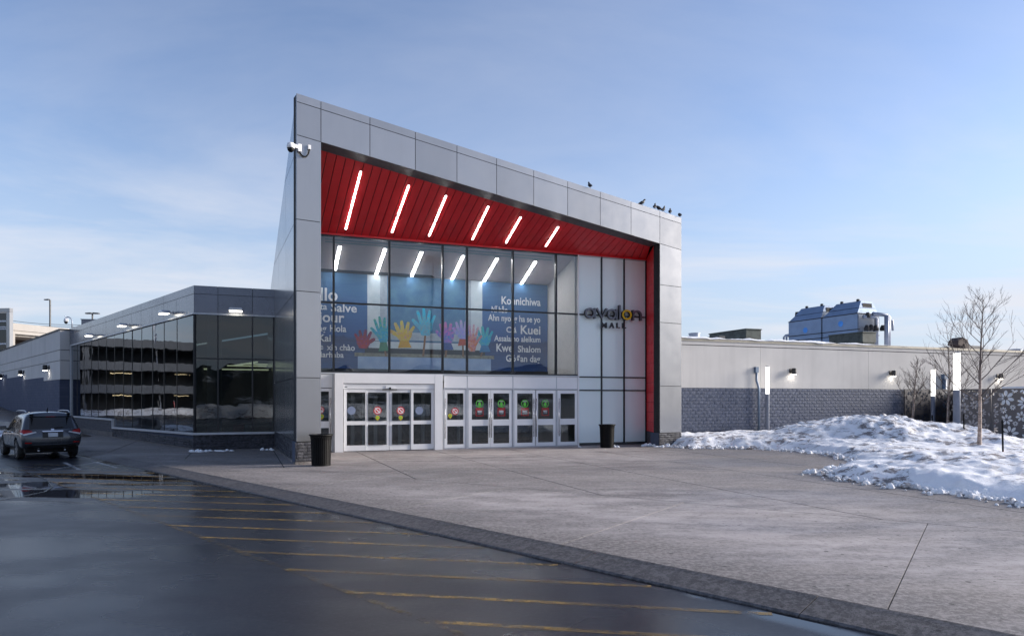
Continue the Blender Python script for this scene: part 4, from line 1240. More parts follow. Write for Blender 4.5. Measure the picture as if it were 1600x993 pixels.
wp(WS, [(wsE - .45, .9), (wsE, .9), (wsE, WT + .05), (wsE - .45, WT + .05)])
MB().slab(WF, [(.02, WT + .05), (wfE, WT + .05), (wfE, WZ - .02), (.02, WZ - .02)], -.35, -.031).build('cladding_backing', M['joint'], wing)
MB().slab(WS, [(.02, WT + .05), (wsE, WT + .05), (wsE, WZ - .02), (.02, WZ - .02)], -.35, -.031).build('cladding_backing', M['joint'], wing)
# silver trims
MB().lbox(WF, -.05, wfE, WT - .03, WT + .045, -.1, .06).build('head_trim', M['alu'], wing)
MB().lbox(WS, -.02, wsE - .45, WT - .03, WT + .045, -.1, .06).build('head_trim', M['alu'], wing)
st = WS.s(176.8)
zlo0, zhi = WS.z(182, 668), WS.z(160, 653.5)
MB().lbox(WF, -.06, wfE, WB - .06, WB + .03, -.1, .08).build('sill_trim', M['alu'], wing)
MB().slab(WS, [(-.03, WB - .06), (st, zlo0 - .06), (st, zlo0 + .03), (-.03, WB + .03)], -.1, .08).build('sill_trim', M['alu'], wing)
MB().lbox(WS, st - .10, st, zlo0 + .031, zhi + .03, -.1, .08).build('sill_trim', M['alu'], wing)
MB().lbox(WS, st + .001, wsE - .45, zhi - .06, zhi + .03, -.1, .08).build('sill_trim', M['alu'], wing)
MB().lbox(WS, wsE - .55, wsE - .451, zhi + .031, WT - .031, -.1, .06).build('end_trim', M['alu'], wing)
# panes
WM = WF.z(340, 560)
wm_ = [0.0, WF.s(340.5), WF.s(394.5), WF.s(427.5)]
for a, b in zip(wm_, wm_[1:]):
    for z0, z1 in ((WB + .03, WM - .03), (WM + .03, WT - .03)):
        MB().lbox(WF, a + .03, b - .03, z0, z1, -.05, -.035).build('window_pane', M['glass_wing'], wing)
    MB().lbox(WF, a + .03, b - .03, WM - .03, WM + .03, -.1, -.02).build('transom', M['mullion'], wing)
for a in wm_: MB().lbox(WF, a - .03, a + .03, WB + .03, WT - .03, -.12, -.01).build('mullion', M['mullion'], wing)
MB().lbox(WF, wm_[-1] + .031, wfE, WB + .03, WT - .03, -.12, 0).build('end_trim', M['alu'], wing)
sj[0] = .03
sjg = [s for s in sj if s < wsE - .56] + [wsE - .56]
rnd = random.Random(5)
for a, b in zip(sjg, sjg[1:]):
    zb = (zhi if (a + b) / 2 > st else WB + (zlo0 - WB) * ((a + b) / 2) / st) + .03
    # each sheet sits a hair out of true, which breaks the mirror image from sheet to sheet
    t0, t1 = rnd.uniform(-.006, .006), rnd.uniform(-.006, .006)
    A = [(a + .012, zb), (b - .012, zb), (b - .012, WT - .03), (a + .012, WT - .03)]
    f_ = [WS.pt(s, z, -.03 + (t0 if s < (a + b) / 2 else t1) + (.004 if z > 3 else -.002) * rnd.choice((-1, 1))) for s, z in A]
    b_ = [WS.pt(s, z, -.05) for s, z in A]
    MB().loft(b_, f_).build('window_pane', M['glass_wing'], wing)
    MB().lbox(WS, b - .03, b + .03, zb, WT - .03, -.06, -.020).build('glass_joint', M['mullion'], wing)
MB().lbox(WS, .0, .06, WB + .03, WT - .03, -.1, -.02).build('mullion', M['mullion'], wing)
# plinth stones
MB().lbox(WF, .05, wfE, -.05, WB - .062, -.4, -.06).build('base_core', M['mortar'], wing)
lay(WF, -.03, wfE, .0, WB - .065, .1, .3, .8, wing, o=-.005)
MB().slab(WS, [(.05, -.05), (wsE, -.05), (wsE, zhi - .062), (st, zhi - .062), (st, zlo0 - .062), (.05, WB - .062)], -.4, -.06).build('base_core', M['mortar'], wing)
lay(WS, -.02, st - .02, .07, zlo0 - .10, .1, .35, .9, wing, o=-.005, first_n=150, stuffname='plinth_stonework')
lay(WS, st, wsE, .30, zhi - .065, .12, .4, 1.0, wing, o=-.005, first_n=0, stuffname='plinth_stonework')
MB().slab(WS, [(-.1, -.1), (wsE, -.1), (wsE, .30), (st, .30), (st, .07), (-.1, .07)], -.3, .035).build('footing', M['kerb'], wing)
# room behind the wing glass
rp = [WF.pt(.1, 0, -.2), WF.pt(wfE, 0, -.2), WF.pt(wfE, 0, -9), WS.pt(wsE, 0, -6), WS.pt(wsE, 0, -.2)]
MB().loft([p + Vector((0, 0, -.1)) for p in rp], [p + Vector((0, 0, .02)) for p in rp]).build('wing_floor', M['floor_in'], wing)
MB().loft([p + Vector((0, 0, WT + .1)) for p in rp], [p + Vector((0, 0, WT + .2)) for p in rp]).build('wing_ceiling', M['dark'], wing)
rq = [WF.pt(.06, 0, -.1), WF.pt(wfE, 0, -.1), WF.pt(wfE, 0, -9), WS.pt(wsE, 0, -6), WS.pt(wsE, 0, -.1)]
MB().loft([p + Vector((0, 0, WZ - .12)) for p in rq], [p + Vector((0, 0, WZ - .03)) for p in rq]).build('roof', M['reveal'], wing)
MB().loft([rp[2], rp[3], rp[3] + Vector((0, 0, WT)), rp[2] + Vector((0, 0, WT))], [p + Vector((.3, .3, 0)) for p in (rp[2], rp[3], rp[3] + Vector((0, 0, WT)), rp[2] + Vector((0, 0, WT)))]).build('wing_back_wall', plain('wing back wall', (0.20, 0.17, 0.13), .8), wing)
MB().lathe(WF.pt(.75, 0, -1.2), [(.3, .02), (.3, WT + .1)], 20).build('round_column', M['interior'], wing, smooth=True)
MB().lbox(WF.off(-3), .3, 3.4, .02, 1.0, -.6, 0).build('counter', plain('wood counter', (0.25, 0.14, 0.07), .5), wing)
MB().lbox(WF.off(-2.4), 1.5, 1.95, .02, .95, -.4, 0).build('display_box', M['sticker_red'], wing)
MB().lbox(WF.off(-2.4), 2.0, 2.35, .02, .95, -.4, 0).build('display_box', M['white'], wing)
for (o_, s0, s1, z) in ((-1.6, .3, 3.0, 3.42), (-4.2, 1.2, 3.0, 3.7), (-6.5, 1.8, 3.2, 3.9)):
    Lx = WF.off(o_)
    MB().lbox(Lx, s0, s1, z, z + .06, -.07, .07).build('pendant_strip', M['light_warm'], wing)
Lx = WF.off(-2.2)
MB().hexa([Lx.pt(1.5, 3.62, 0), Lx.pt(1.6, 3.62, 0), Lx.pt(2.6, 3.9, -2), Lx.pt(2.5, 3.9, -2), Lx.pt(1.5, 3.68, 0), Lx.pt(1.6, 3.68, 0), Lx.pt(2.6, 3.96, -2), Lx.pt(2.5, 3.96, -2)]).build('pendant_strip', M['light_warm'], wing)

# lights on the wing fascia
M['lamp_body'] = plain('silver lamp housing', (0.5, 0.51, 0.54), 0.35, 0.6)
M['lamp_lens'] = glow('warm lit lamp lens', (1, 0.93, 0.78), 3)
def wing_light(L, s, z, label):
    p = L.pt(s, z)
    o = thing('wall_light', p, label, 'light', 'flat lamps on the glass wing')
    m = MB()
    m.slab(L, [(s - .30, z), (s + .30, z), (s + .24, z + .13), (s - .24, z + .13)], .16, .52)
    m.build('housing', M['lamp_body'], o, bevel=.02)
    MB().lbox(L, s - .05, s + .05, z + .03, z + .10, .0, .17).build('arm', M['lamp_body'], o)
    MB().lbox(L, s - .10, s + .10, z - .02, z + .15, .0, .02).build('back_plate', M['lamp_body'], o)
    MB().lbox(L, s - .25, s + .25, z - .03, z - .002, .20, .50).build('lens', M['lamp_lens'], o)
wing_light(WF, WF.s(368.5), WF.z(368.5, 487), 'flat lit lamp on the wing front beside the tall entrance')
for u, v, lb in ((268, 492, 'flat lit lamp on the glass wing flank, nearest to the corner'), (201, 511, 'flat lit lamp in the middle of the glass wing flank'), (148.5, 526, 'flat lit lamp on the glass wing flank, nearest to the beige wall')):
    wing_light(WS, WS.s(u) - .1, WS.z(u, v) + .03, lb)

# ------------------------------------------------------------------ beige building at the far left
LBg = WS.off(.55)
bl = thing('beige_building', LBg.pt(wsE + 8, 0, -4), 'long beige panelled wall over dark blue brick, behind the parked car', 'building')
bz1 = LBg.z(103, 510); e0 = wsE + .0; e1 = 75
bt = LBg.z(104, 591.5)
M['beige_far'] = _stucco('beige insulated panel', (0.60, 0.58, 0.56))
M['brick_far'] = None
def _brickfar():
    t = NT('small dark blue block courses')
    bx = t.n('ShaderNodeTexBrick'); bx.inputs['Scale'].default_value = 1
    bx.inputs['Color1'].default_value = (0.06, 0.075, 0.125, 1); bx.inputs['Color2'].default_value = (0.085, 0.10, 0.155, 1); bx.inputs['Mortar'].default_value = (0.05, 0.06, 0.10, 1)
    bx.inputs['Brick Width'].default_value = .4; bx.inputs['Row Height'].default_value = .2; bx.inputs['Mortar Size'].default_value = .012
    x = t.xyz(); c = t.n('ShaderNodeCombineXYZ')
    t.t.links.new(t.math('ADD', t.math('MULTIPLY', x[0], -.6764), t.math('MULTIPLY', x[1], .7367)), c.inputs[0]); t.t.links.new(x[2], c.inputs[1])
    t.t.links.new(c.outputs[0], bx.inputs['Vector'])
    t.bs(Base_Color=t.mix(t.ramp(t.noise(3, 5), .3, .7, 0, .4), bx.outputs[0], (0.05, 0.06, 0.10)), Roughness=.85)
    t.bump(bx.outputs[1], -.6, .02)
    return t.m
M['brick_far'] = _brickfar()
# the brick top climbs in steps with the slope beyond
tops = [(e0, bt), (LBg.s(68), bt), (LBg.s(68), bt + .28), (LBg.s(37), bt + .28), (LBg.s(37), bt + .6), (LBg.s(11), bt + .6), (LBg.s(11), bt + .95), (e1, bt + .95)]
MB().slab(LBg, [(e0, -.3), (e1, -.3)] + tops[::-1], -3, .02).build('brick_plinth', M['brick_far'], bl)
jn = [bt] + [LBg.z(104, v) for v in (560.5, 543.5)] + [bz1 - .08]
vj = [e0, e0 + 5, e0 + 11, e0 + 18, e0 + 26, e1]
for k, (z0, z1) in enumerate(zip(jn, jn[1:])):
    for a, b in zip(vj, vj[1:]):
        a2 = a
        if k == 0:
            po = [(a, bt), (b, bt), (b, z1), (a, z1)]
        else: po = [(a, z0), (b, z0), (b, z1), (a, z1)]
        panel(LBg, po, bl, 'beige_far', o0=-.06, o1=0, g=.02, name='wall_panel')
MB().slab(LBg, [(e0, bt - .02), (e1, bt - .02), (e1, bz1 - .09), (e0, bz1 - .09)], -3, -.061).build('panel_backing', M['joint'], bl)
q0_, q1_ = LBg.pt(e0, 0, 0), LBg.pt(e0, 0, -.7)
ev = Vector((LBg.dx, LBg.dy, 0))
for z0, z1 in zip(jn, jn[1:]):
    A = [q0_ - ev * .004 + Vector((0, 0, z0 + .02)), q1_ - ev * .004 + Vector((0, 0, z0 + .02)), q1_ - ev * .004 + Vector((0, 0, z1 - .02)), q0_ - ev * .004 + Vector((0, 0, z1 - .02))]
    MB().loft(A, [p - ev * .05 for p in A]).build('wall_panel', M['beige_far'], bl)
MB().slab(LBg, [(e0 - .08, bz1 - .085), (e1, bz1 - .085), (e1, bz1), (e0 - .08, bz1)], -3, .06).build('parapet_cap', M['reveal'], bl)

M['dn_body'] = plain('black downlight body', (0.015, 0.015, 0.016), 0.4)
def downlight(L, s, z, label, group, sc=1.0, yaw=1):
    o = thing('downlight', L.pt(s, z), label, 'light', group)
    MB().lbox(L, s - .10 * sc, s + .10 * sc, z - .06 * sc, z + .12 * sc, 0.0, .05).build('back_plate', M['dn_body'], o)
    MB().lathe(L.pt(s, z, .17 * sc), [(.09 * sc, -.12 * sc), (.10 * sc, -.10 * sc), (.10 * sc, .10 * sc), (.07 * sc, .14 * sc)], 14).build('can', M['dn_body'], o)
    MB().lbox(L, s - .03 * sc, s + .03 * sc, z - .03, z + .05, .0501, .1 * sc).build('arm', M['dn_body'], o)
    MB().lathe(L.pt(s, z, .17 * sc), [(.085 * sc, -.135 * sc), (.085 * sc, -.121 * sc)], 14).build('lens', M['light_dn'], o)
for u, v, lb in ((77, 574.5, 'small black downlight on the beige wall, nearest to the glass wing'), (37.5, 582, 'small black downlight on the beige wall, middle one behind the car'), (5.5, 587.5, 'small black downlight on the beige wall at the left edge')):
    downlight(LBg, LBg.s(u), LBg.z(u, v), lb, 'downlights on the beige wall', 1.5)

# ------------------------------------------------------------------ long wall on the right
shop = thing('shop_wall_building', RW.pt(12, 0, -4), 'long low building of beige stucco over blue grey split blocks, right of the entrance', 'building')
RZ = RW.z(1067, 527.5); RB = RW.z(1067, 605.2); RG = RW.z(1067, 538)
rs0 = RW.s(1058); rs1 = RW.s(1690)
vjs = [rs0, RW.s(1188.3), RW.s(1357), RW.s(1545), rs1]
for a, b in zip(vjs, vjs[1:]):
    MB().lbox(RW, a + .008, b - .008, RB, RG - .02, -.3, .0).build('stucco_panel', M['stucco'], shop)
    MB().lbox(RW, a + .008, b - .008, RG + .02, RZ - .16, -.3, .03).build('stucco_band', M['stucco'], shop)
MB().lbox(RW, rs0, rs1, RB - .2, RZ - .18, -.5, -.03).build('wall_core', M['joint'], shop)
MB().lbox(RW, rs0, rs1, RZ - .155, RZ, -.6, .09).build('parapet_cap', M['cap'], shop)
MB().lbox(RW, rs0, rs1, -.2, RB - .012, -.5, -.055).build('block_core', M['mortar'], shop)
lay(RW, rs0 + .3, rs0 + 22.5, .202, RB - .012, .2, .4, .4, shop, BLOCKS, 'block', .045, 300, o=-.005, gap=.007, running=.4, stuffname='blockwork')
MB().lbox(RW, rs0, rs1, RZ - .5, RZ - .35, -30, -.6).build('roof', M['snow_clean'], shop)
for u, v, lb in ((1236, 581, 'black downlight on the beige wall beside the shortest lit column'), (1391.5, 584, 'black downlight on the beige wall, middle of three'), (1559, 588.5, 'black downlight on the beige wall behind the tall birch')):
    downlight(RW, RW.s(u), RW.z(u, v) + .03, lb, 'downlights on the right wall', 1.5)
# pipes down the wall
M['pipe'] = plain('blue grey pipe', (0.12, 0.17, 0.25), 0.45, 0.2)
dp = thing('downpipe', RW.pt(RW.s(1183), 0, .1), 'thin blue grey rainwater pipe left of the lit column on the right wall', 'pipe', 'pipes on the right wall')
a = RW.s(1180); b = RW.s(1183)
MB().tube([RW.pt(a, RW.z(1180, 580), .12), RW.pt(a, RW.z(1180, 594), .12), RW.pt(b, RW.z(1183, 607), .16), RW.pt(b, .1, .16)], .075, 10).build('pipe_run', M['pipe'], dp, smooth=True)
MB().lbox(RW, a - .11, a + .11, RW.z(1180, 582), RW.z(1180, 573), .0, .2).build('hopper', M['pipe'], dp)
dp = thing('downpipe', RW.pt(RW.s(1473), 0, .1), 'short blue pipe on the wall between the two right lit columns', 'pipe', 'pipes on the right wall')
a = RW.s(1473)
MB().tube([RW.pt(a, RW.z(1473, 590), .12), RW.pt(a, .3, .12)], .14, 10).build('pipe_run', M['pipe'], dp, smooth=True)
MB().lbox(RW, a - .18, a + .18, RW.z(1473, 592), RW.z(1473, 584.5), .0, .28).build('hopper', M['pipe'], dp)
# snow lying on the parapet
m = MB(); rnd = random.Random(11)
nseg = 260; s0, s1 = rs0 + .2, RW.s(1420)
ra = []
for i in range(nseg + 1):
    s = s0 + (s1 - s0) * i / nseg; u_ = i / nseg
    hh = .10 + .13 * noise.noise((s * .45, 3, 0)) + .07 * noise.noise((s * 1.7, 8, 0)) + .03 * noise.noise((s * 5, 1, 0))
    if u_ > .72: hh *= max(0, 1 - (u_ - .72) / .22)
    hh = max(.0, hh); ov = .10 + .10 * max(0, noise.noise((s * .8, 21, 0))); dr_ = .10 * max(0, noise.noise((s * .8, 21, 0)) * 2.2)
    ra.append([RW.pt(s, RZ + .003, -.5), RW.pt(s, RZ + .003 + hh * .8, -.4), RW.pt(s, RZ + .003 + hh, -.12), RW.pt(s, RZ + hh * .6, .08), RW.pt(s, RZ - dr_, .07 + ov * (hh > .02) * .5 + .025), RW.pt(s, RZ + .001, .05)])
m.rings(ra); m.build('roof_snow', M['snow_clean'], kind='stuff', smooth=True)

# ------------------------------------------------------------------ plant on the roof
def rbox(u, v0, v1, Y, wd, dp_, name, mat, par, z0=None, grow=0):
    """box whose near corner stands at photo column u, distance Y; sides along the wall and along the flank"""
    L = Line(P(u, 0, Y).x, Y, (LG.dx, LG.dy)); L.nx, L.ny = LG.nx, LG.ny
    zt = H - (v0 - V0) * Y / F; zb = z0 if z0 is not None else H - (v1 - V0) * Y / F
    return MB().hexa([L.pt(-grow, zb, grow), L.pt(wd + grow, zb, grow), L.pt(wd + grow, zb, -dp_ - grow), L.pt(-grow, zb, -dp_ - grow), L.pt(-grow, zt, grow), L.pt(wd + grow, zt, grow), L.pt(wd + grow, zt, -dp_ - grow), L.pt(-grow, zt, -dp_ - grow)]).build(name, mat, par)
M['unit_green'] = plain('weathered dark green steel', (0.045, 0.055, 0.05), 0.5, 0.3, 0.45, 2.5)
M['unit_blue'] = plain('galvanised blue grey casing', (0.17, 0.24, 0.36), 0.4, 0.35, 0.12, 1.2)
M['unit_end'] = plain('galvanised pale casing', (0.17, 0.21, 0.28), 0.45, 0.35, 0.12, 1.2)
M['rust'] = plain('rusted brown duct', (0.055, 0.035, 0.03), 0.7, 0.1, 0.3)
M['galv'] = plain('galvanised pipe', (0.28, 0.31, 0.38), 0.45, 0.4)
for u, v0, v1, Y, wd, dpt, lb in ((1166, 512.8, 535, 52, 1.35, 4.4, 'squat dark green rooftop unit on the snowy roof near the entrance'), (1348, 517.5, 534, 52, 1.32, 3.2, 'dark green rooftop unit in front of the blue cooling tower')):
    o = thing('rooftop_unit', P(u, v1 + 3, Y), lb, 'air unit', 'dark green units on the roof')
    rbox(u, v0 + 1, v1, Y, wd, dpt, 'casing', M['unit_green'], o)
    rbox(u, v0, v0 + 1.5, Y - .01, wd, dpt, 'lid', M['unit_green'], o, grow=.05)
    rbox(u + 1, v1 - 2, v1 + 18, Y + .1, wd - .2, dpt - .3, 'stand', M['unit_green'], o)
ct = thing('cooling_tower', P(1340, 540, 60), 'big blue grey cooling tower of two sloped-top units standing on the roof', 'cooling tower')
cA = P(1340, 0, 60); LC = Line(cA.x, cA.y, (LS.dx, LS.dy)); LC.nx, LC.ny = LS.nx, LS.ny
CW = 2.55                                             # width along the wall
zz = lambda v: H - (v - V0) * 60 / F
Lt = LC.s(1232)
def unit(s0, s1, ztop_, zeave, par):
    zs_ = [zz(545), zz(522), zz(514), zz(489)]
    L0 = LC
    def ring(z, ins_s0, ins_s1, ins_o): return [L0.pt(s0 + ins_s0, z, -ins_o), L0.pt(s1 - ins_s1, z, -ins_o), L0.pt(s1 - ins_s1, z, -CW + ins_o), L0.pt(s0 + ins_s0, z, -CW + ins_o)]
    for a, b in zip(zs_, zs_[1:]):
        MB().loft(ring(a + .02, .02, .02, 0), ring(b - .02, .02, .02, 0)).build('casing_panel', M['unit_blue'], par)
    zm = (zs_[-1] + ztop_) / 2 - .05
    e = .55
    MB().loft(ring(zs_[-1] + .02, .02, .02, 0), ring(zm - .02, .02 + e * .12, .02 + e * .9, .28)).build('hood_panel', M['unit_blue'], par)
    MB().loft(ring(zm + .02, .03 + e * .12, .03 + e * .9, .28), ring(ztop_, e * .3, e * 1.8, .62)).build('hood_panel', M['unit_blue'], par)
    MB().loft(ring(zs_[0] - .5, .1, .1, .1), ring(ztop_ - .2, .1, .1, .75)).build('core', M['joint'], par)
    m = MB()
    for z in zs_[1:]: m.loft(ring(z - .035, -.03, -.03, -.03), ring(z + .035, -.03, -.03, -.03))
    m.build('casing_rail', M['joint'], par)
    m = MB()
    for f in (.15, .6): m.lathe(L0.pt(s0 + (s1 - s0) * f, ztop_, -.7), [(.14, 0), (.14, .16), (.05, .2)], 8)
    m.build('roof_lug', M['joint'], par)
mid = Lt * .49
unit(0, mid - .06, zz(468.5), 0, ct); unit(mid + .06, Lt, zz(467), 0, ct)
m = MB()
M['badge_blue'] = plain('bright blue badge', (0.04, 0.24, 0.65), .4)
for f_, dz in ((.46, 0), (1.5, -.2)): disc(LC, mid * f_, zz(502.5) + dz, 0, .26, .004).build('maker_badge', M['badge_blue'], ct)
pass
# end face pipework
LE = Line(cA.x, cA.y, (LG.dx, LG.dy)); LE.nx, LE.ny = LG.nx, LG.ny
MB().lbox(LE, .08, CW - .1, zz(516), zz(490.5), .0, .02).build('end_panel', M['unit_end'], ct)
m = MB()
m.tube([LE.pt(.3, zz(495), .35), LE.pt(1.5, zz(494.5), .35), LE.pt(1.75, zz(497), .35), LE.pt(1.75, zz(540), .35)], .16, 10)
m.tube([LE.pt(1.2, zz(490), .5), LE.pt(2.7, zz(491), .5), LE.pt(3.0, zz(494), .5), LE.pt(3.0, zz(545), .5)], .16, 10)
m.tube([LE.pt(2.3, zz(492), .9), LE.pt(2.3, zz(545), .9)], .19, 10)
m.tube([LE.pt(3.0, zz(500), .5), LE.pt(3.4, zz(499), .5), LE.pt(3.45, zz(515), .5)], .1, 8)
m.build('pipework', M['galv'], ct, smooth=True)
for s, v in ((.7, 493), (1.1, 512), (.6, 513), (1.6, 513), (2.4, 512)): MB().lathe(LE.pt(s, zz(v), .4), [(.2, -.2), (.25, 0), (.12, .28)], 8).build('valve', M['joint'], ct)
LEb = Line(LC.pt(Lt).x, LC.pt(Lt).y, (LS.dx, LS.dy)); 
m = MB()
for k in (.25, .6): m.tube([LC.pt(Lt + k, zz(545), .0), LC.pt(Lt + k, zz(514), .0), LC.pt(Lt + k - .2, zz(511), -.05), LC.pt(Lt, zz(510.5), -.1)], .1, 8)
m.build('far_pipe', M['galv'], ct, smooth=True)
# bent duct and kerbs on the roof
du = thing('roof_duct', P(1498, 545, 53), 'rusty brown gooseneck duct on the roof above the tallest lit column', 'duct')
c = P(1498, 540, 53)
ex = Vector((LG.dx, LG.dy, 0))
path = [c + ex * .35 + Vector((0, 0, -.8)), c + ex * .35 + Vector((0, 0, -.05)), c + ex * .22 + Vector((0, 0, .26)), c + ex * -.1 + Vector((0, 0, .36)), c - ex * .36 + Vector((0, 0, .2)), c - ex * .42 + Vector((0, 0, -.02))]
m = MB(); rr = []
for i, p in enumerate(path):
    t = (path[min(i + 1, 5)] - path[max(i - 1, 0)]).normalized(); sd_ = Vector((LG.nx, LG.ny, 0)) * .42; nn = t.cross(sd_).normalized() * .26
    rr.append([p - sd_ - nn, p + sd_ - nn, p + sd_ + nn, p - sd_ + nn])
m.rings(rr); m.build('duct_bend', M['rust'], du, bevel=.03)
m = MB()
for u, v, wd in ((1478, 541.5, .9), (1512, 539.5, 1.6)):
    L = Line(P(u, 0, 53.4).x, 53.4, (LG.dx, LG.dy)); L.nx, L.ny = LG.nx, LG.ny
    m.lbox(L, 0, wd, zz(560), H - (v - V0) * 53.4 / F, -1.2, 0)
m.build('roof_kerb', M['reveal'], du)
for u, v, r, Y, lb in ((1085, 520.5, .42, 49, 'low round pale vent on the roof beside the tall entrance'), (1586, 545.5, .5, 57, 'low pale vent on the roof at the right edge')):
    q = P(u, v, Y)
    o = thing('roof_vent', q, lb, 'vent', 'vents on the roof')
    MB().lathe(q, [(r * .9, -1.2), (r * .9, -.05), (r, -.04), (r, .0), (r * .6, .03)], 18).build('vent_cap', M['galv'], o)
hp_ = thing('roof_hatch', P(1120, 524, 50), 'flat dark hatch on the snowy roof left of the squat unit', 'hatch')
rbox(1124, 524, 540, 50, .5, 3.2, 'hatch_lid', M['reveal'], hp_)
# dark edge of the wing roof service box
rb = thing('roof_box', P(140, 505, 56), 'dark blue service box on the wing roof', 'roof box')
L = Line(P(127, 0, 62).x, 62, (1, .2)); L.nx, L.ny = .2, -1
MB().lbox(L, 0, 2.2, 5, H - (499.3 - V0) * 62 / F, -3, 0).build('casing', M['panel_dark'], rb)
MB().lbox(L, -.05, 2.25, H - (499.2 - V0) * 62 / F, H - (498 - V0) * 62 / F, -3.05, .05).build('lid', M['panel_dark'], rb)
# ------------------------------------------------------------------ snow banks
def seg_dist(px, py, poly):
    d = np.full(px.shape, 1e9)
    for (x0, y0), (x1, y1) in zip(poly, poly[1:]):
        ex, ey = x1 - x0, y1 - y0; l2 = ex * ex + ey * ey
        t = np.clip(((px - x0) * ex + (py - y0) * ey) / l2, 0, 1)
        d = np.minimum(d, np.hypot(px - x0 - t * ex, py - y0 - t * ey))
    return d
def inside(px, py, poly):
    c = np.zeros(px.shape, bool)
    for (x0, y0), (x1, y1) in zip(poly, poly[1:] + poly[:1]):
        with np.errstate(divide='ignore', invalid='ignore'):
            hit = ((y0 > py) != (y1 > py)) & (px < (x1 - x0) * (py - y0) / (y1 - y0 + 1e-12) + x0)
        c ^= hit
    return c
def np_noise(x, y, s, seed):
    """smooth value noise"""
    r = np.random.RandomState(seed).rand(64, 64)
    u, v = x * s, y * s
    i, j = np.floor(u).astype(int), np.floor(v).astype(int)
    f, g = u - i, v - j
    f, g = f * f * (3 - 2 * f), g * g * (3 - 2 * g)
    a = r[i % 64, j % 64] * (1 - f) + r[(i + 1) % 64, j % 64] * f
    b = r[i % 64, (j + 1) % 64] * (1 - f) + r[(i + 1) % 64, (j + 1) % 64] * f
    return a * (1 - g) + b * g - .5
def snow_field(name, front, back, ctrl, cell, base, sig, edge, rough, seed, label=None, kind=None, w0=.05, jag=.35):
    poly = front + back
    xs = [p[0] for p in poly]; ys = [p[1] for p in poly]
    gx = np.arange(min(xs) - .4, max(xs) + .4, cell); gy = np.arange(min(ys) - .4, max(ys) + .4, cell)
    X, Y = np.meshgrid(gx, gy)
    X = X + .4 * cell * np_noise(X, Y, 3.1, 1); Y = Y + .4 * cell * np_noise(X, Y, 3.3, 2)
    jx = X + jag * np_noise(X, Y, 1.1, seed) + jag * .6 * np_noise(X, Y, 3.0, seed + 1)
    jy = Y + jag * np_noise(X, Y, 1.1, seed + 2) + jag * .6 * np_noise(X, Y, 3.0, seed + 3)
    ins = inside(jx, jy, poly); d = seg_dist(jx, jy, front)
    num = np.full(X.shape, base * w0); den_ = np.full(X.shape, w0)
    for (x, y, h) in ctrl:
        wgt = np.exp(-((X - x) ** 2 + (Y - y) ** 2) / (2 * sig * sig)); num += wgt * h; den_ += wgt
    h = num / den_
    prof = 1 - np.exp(-d / edge)
    fb = .50 * np_noise(X, Y, .7, seed + 5) + .34 * np_noise(X + .3 * Y, Y, 1.7, seed + 6) + .24 * np_noise(X, Y - .4 * X, 3.7, seed + 7) + .13 * np_noise(X, Y, 7.7, seed + 8) + .12 * np_noise(Y, X, 4.9, seed + 11)
    lump = np.clip(np_noise(X + .5 * Y, Y - .5 * X, 2.3, seed + 9) - .20, 0, .09) * 2.2 * np.clip(np_noise(X, Y, .5, seed + 10) + .5, 0, 1)
    Z = h * prof + (fb * (.12 + .55 * h) + lump * (.25 + .6 * h)) * rough * np.minimum(1, d / .35)
    Z = np.where(ins, np.maximum(Z, .015), -.06)
    keep = ins.copy()
    for dx in (-1, 0, 1):
        for dy in (-1, 0, 1): keep |= np.roll(np.roll(ins, dx, 0), dy, 1)
    ny, nx = X.shape
    idx = -np.ones(X.shape, int); ids = np.argwhere(keep); idx[keep] = np.arange(keep.sum())
    V = np.stack([X[keep], Y[keep], Z[keep]], 1)
    q = keep[:-1, :-1] & keep[1:, :-1] & keep[:-1, 1:] & keep[1:, 1:]
    a = np.argwhere(q)
    Fc = np.stack([idx[a[:, 0], a[:, 1]], idx[a[:, 0], a[:, 1] + 1], idx[a[:, 0] + 1, a[:, 1] + 1], idx[a[:, 0] + 1, a[:, 1]]], 1)
    c = V.mean(0)
    me = bpy.data.meshes.new(name); me.from_pydata((V - c).tolist(), [], Fc.tolist()); me.materials.append(M['snow'])
    for p in me.polygons: p.use_smooth = True
    o = bpy.data.objects.new(name, me); col.objects.link(o); o.location = c
    if label: tag(o, label, 'snow bank')
    if kind: o['kind'] = kind
    return o
gp = lambda u, v: tuple(ground(u, v).xy)
pk = lambda u, v, Y: ((u - U0) / F * Y, Y, H - (v - V0) * Y / F)
f1 = [gp(1038, 696), gp(1075, 700), gp(1140, 700), gp(1200, 702), gp(1250, 704.5), gp(1300, 710), gp(1345, 721), gp(1420, 729)]
b1 = [(22.5, 24.5), (26, 30), (29, 44), (26, 46), RW.pt(RW.s(1420), 0, .1).xy[:], RW.pt(RW.s(1066), 0, .1).xy[:], LR.pt(8, 0, .12).xy[:], LR.pt(1.5, 0, .15).xy[:]]
b1 = [tuple(p) for p in b1]
c1_ = [pk(1110, 674, 33.5), pk(1085, 679, 33.5), pk(1150, 683, 33.5), pk(1200, 677, 33), pk(1250, 664, 32.5), pk(1290, 655, 32), pk(1340, 646, 31.5), pk(1366, 655, 31), pk(1395, 644, 30.5), pk(1425, 657, 30), pk(1450, 671, 29), pk(1472, 683, 28.5),
       pk(1300, 690, 29.8), pk(1350, 690, 27.5), pk(1400, 690, 26.8), pk(1430, 697, 26), pk(1470, 704, 25.5)]
c1_ += [(x * 1.16, y * 1.16, .35) for x, y, h in c1_[3:10]]
snow_field('snow_bank', f1, b1, c1_, .10, .10, 1.25, .42, .66, 3, 'tallest dirty ploughed snow bank, against the blue grey block wall')
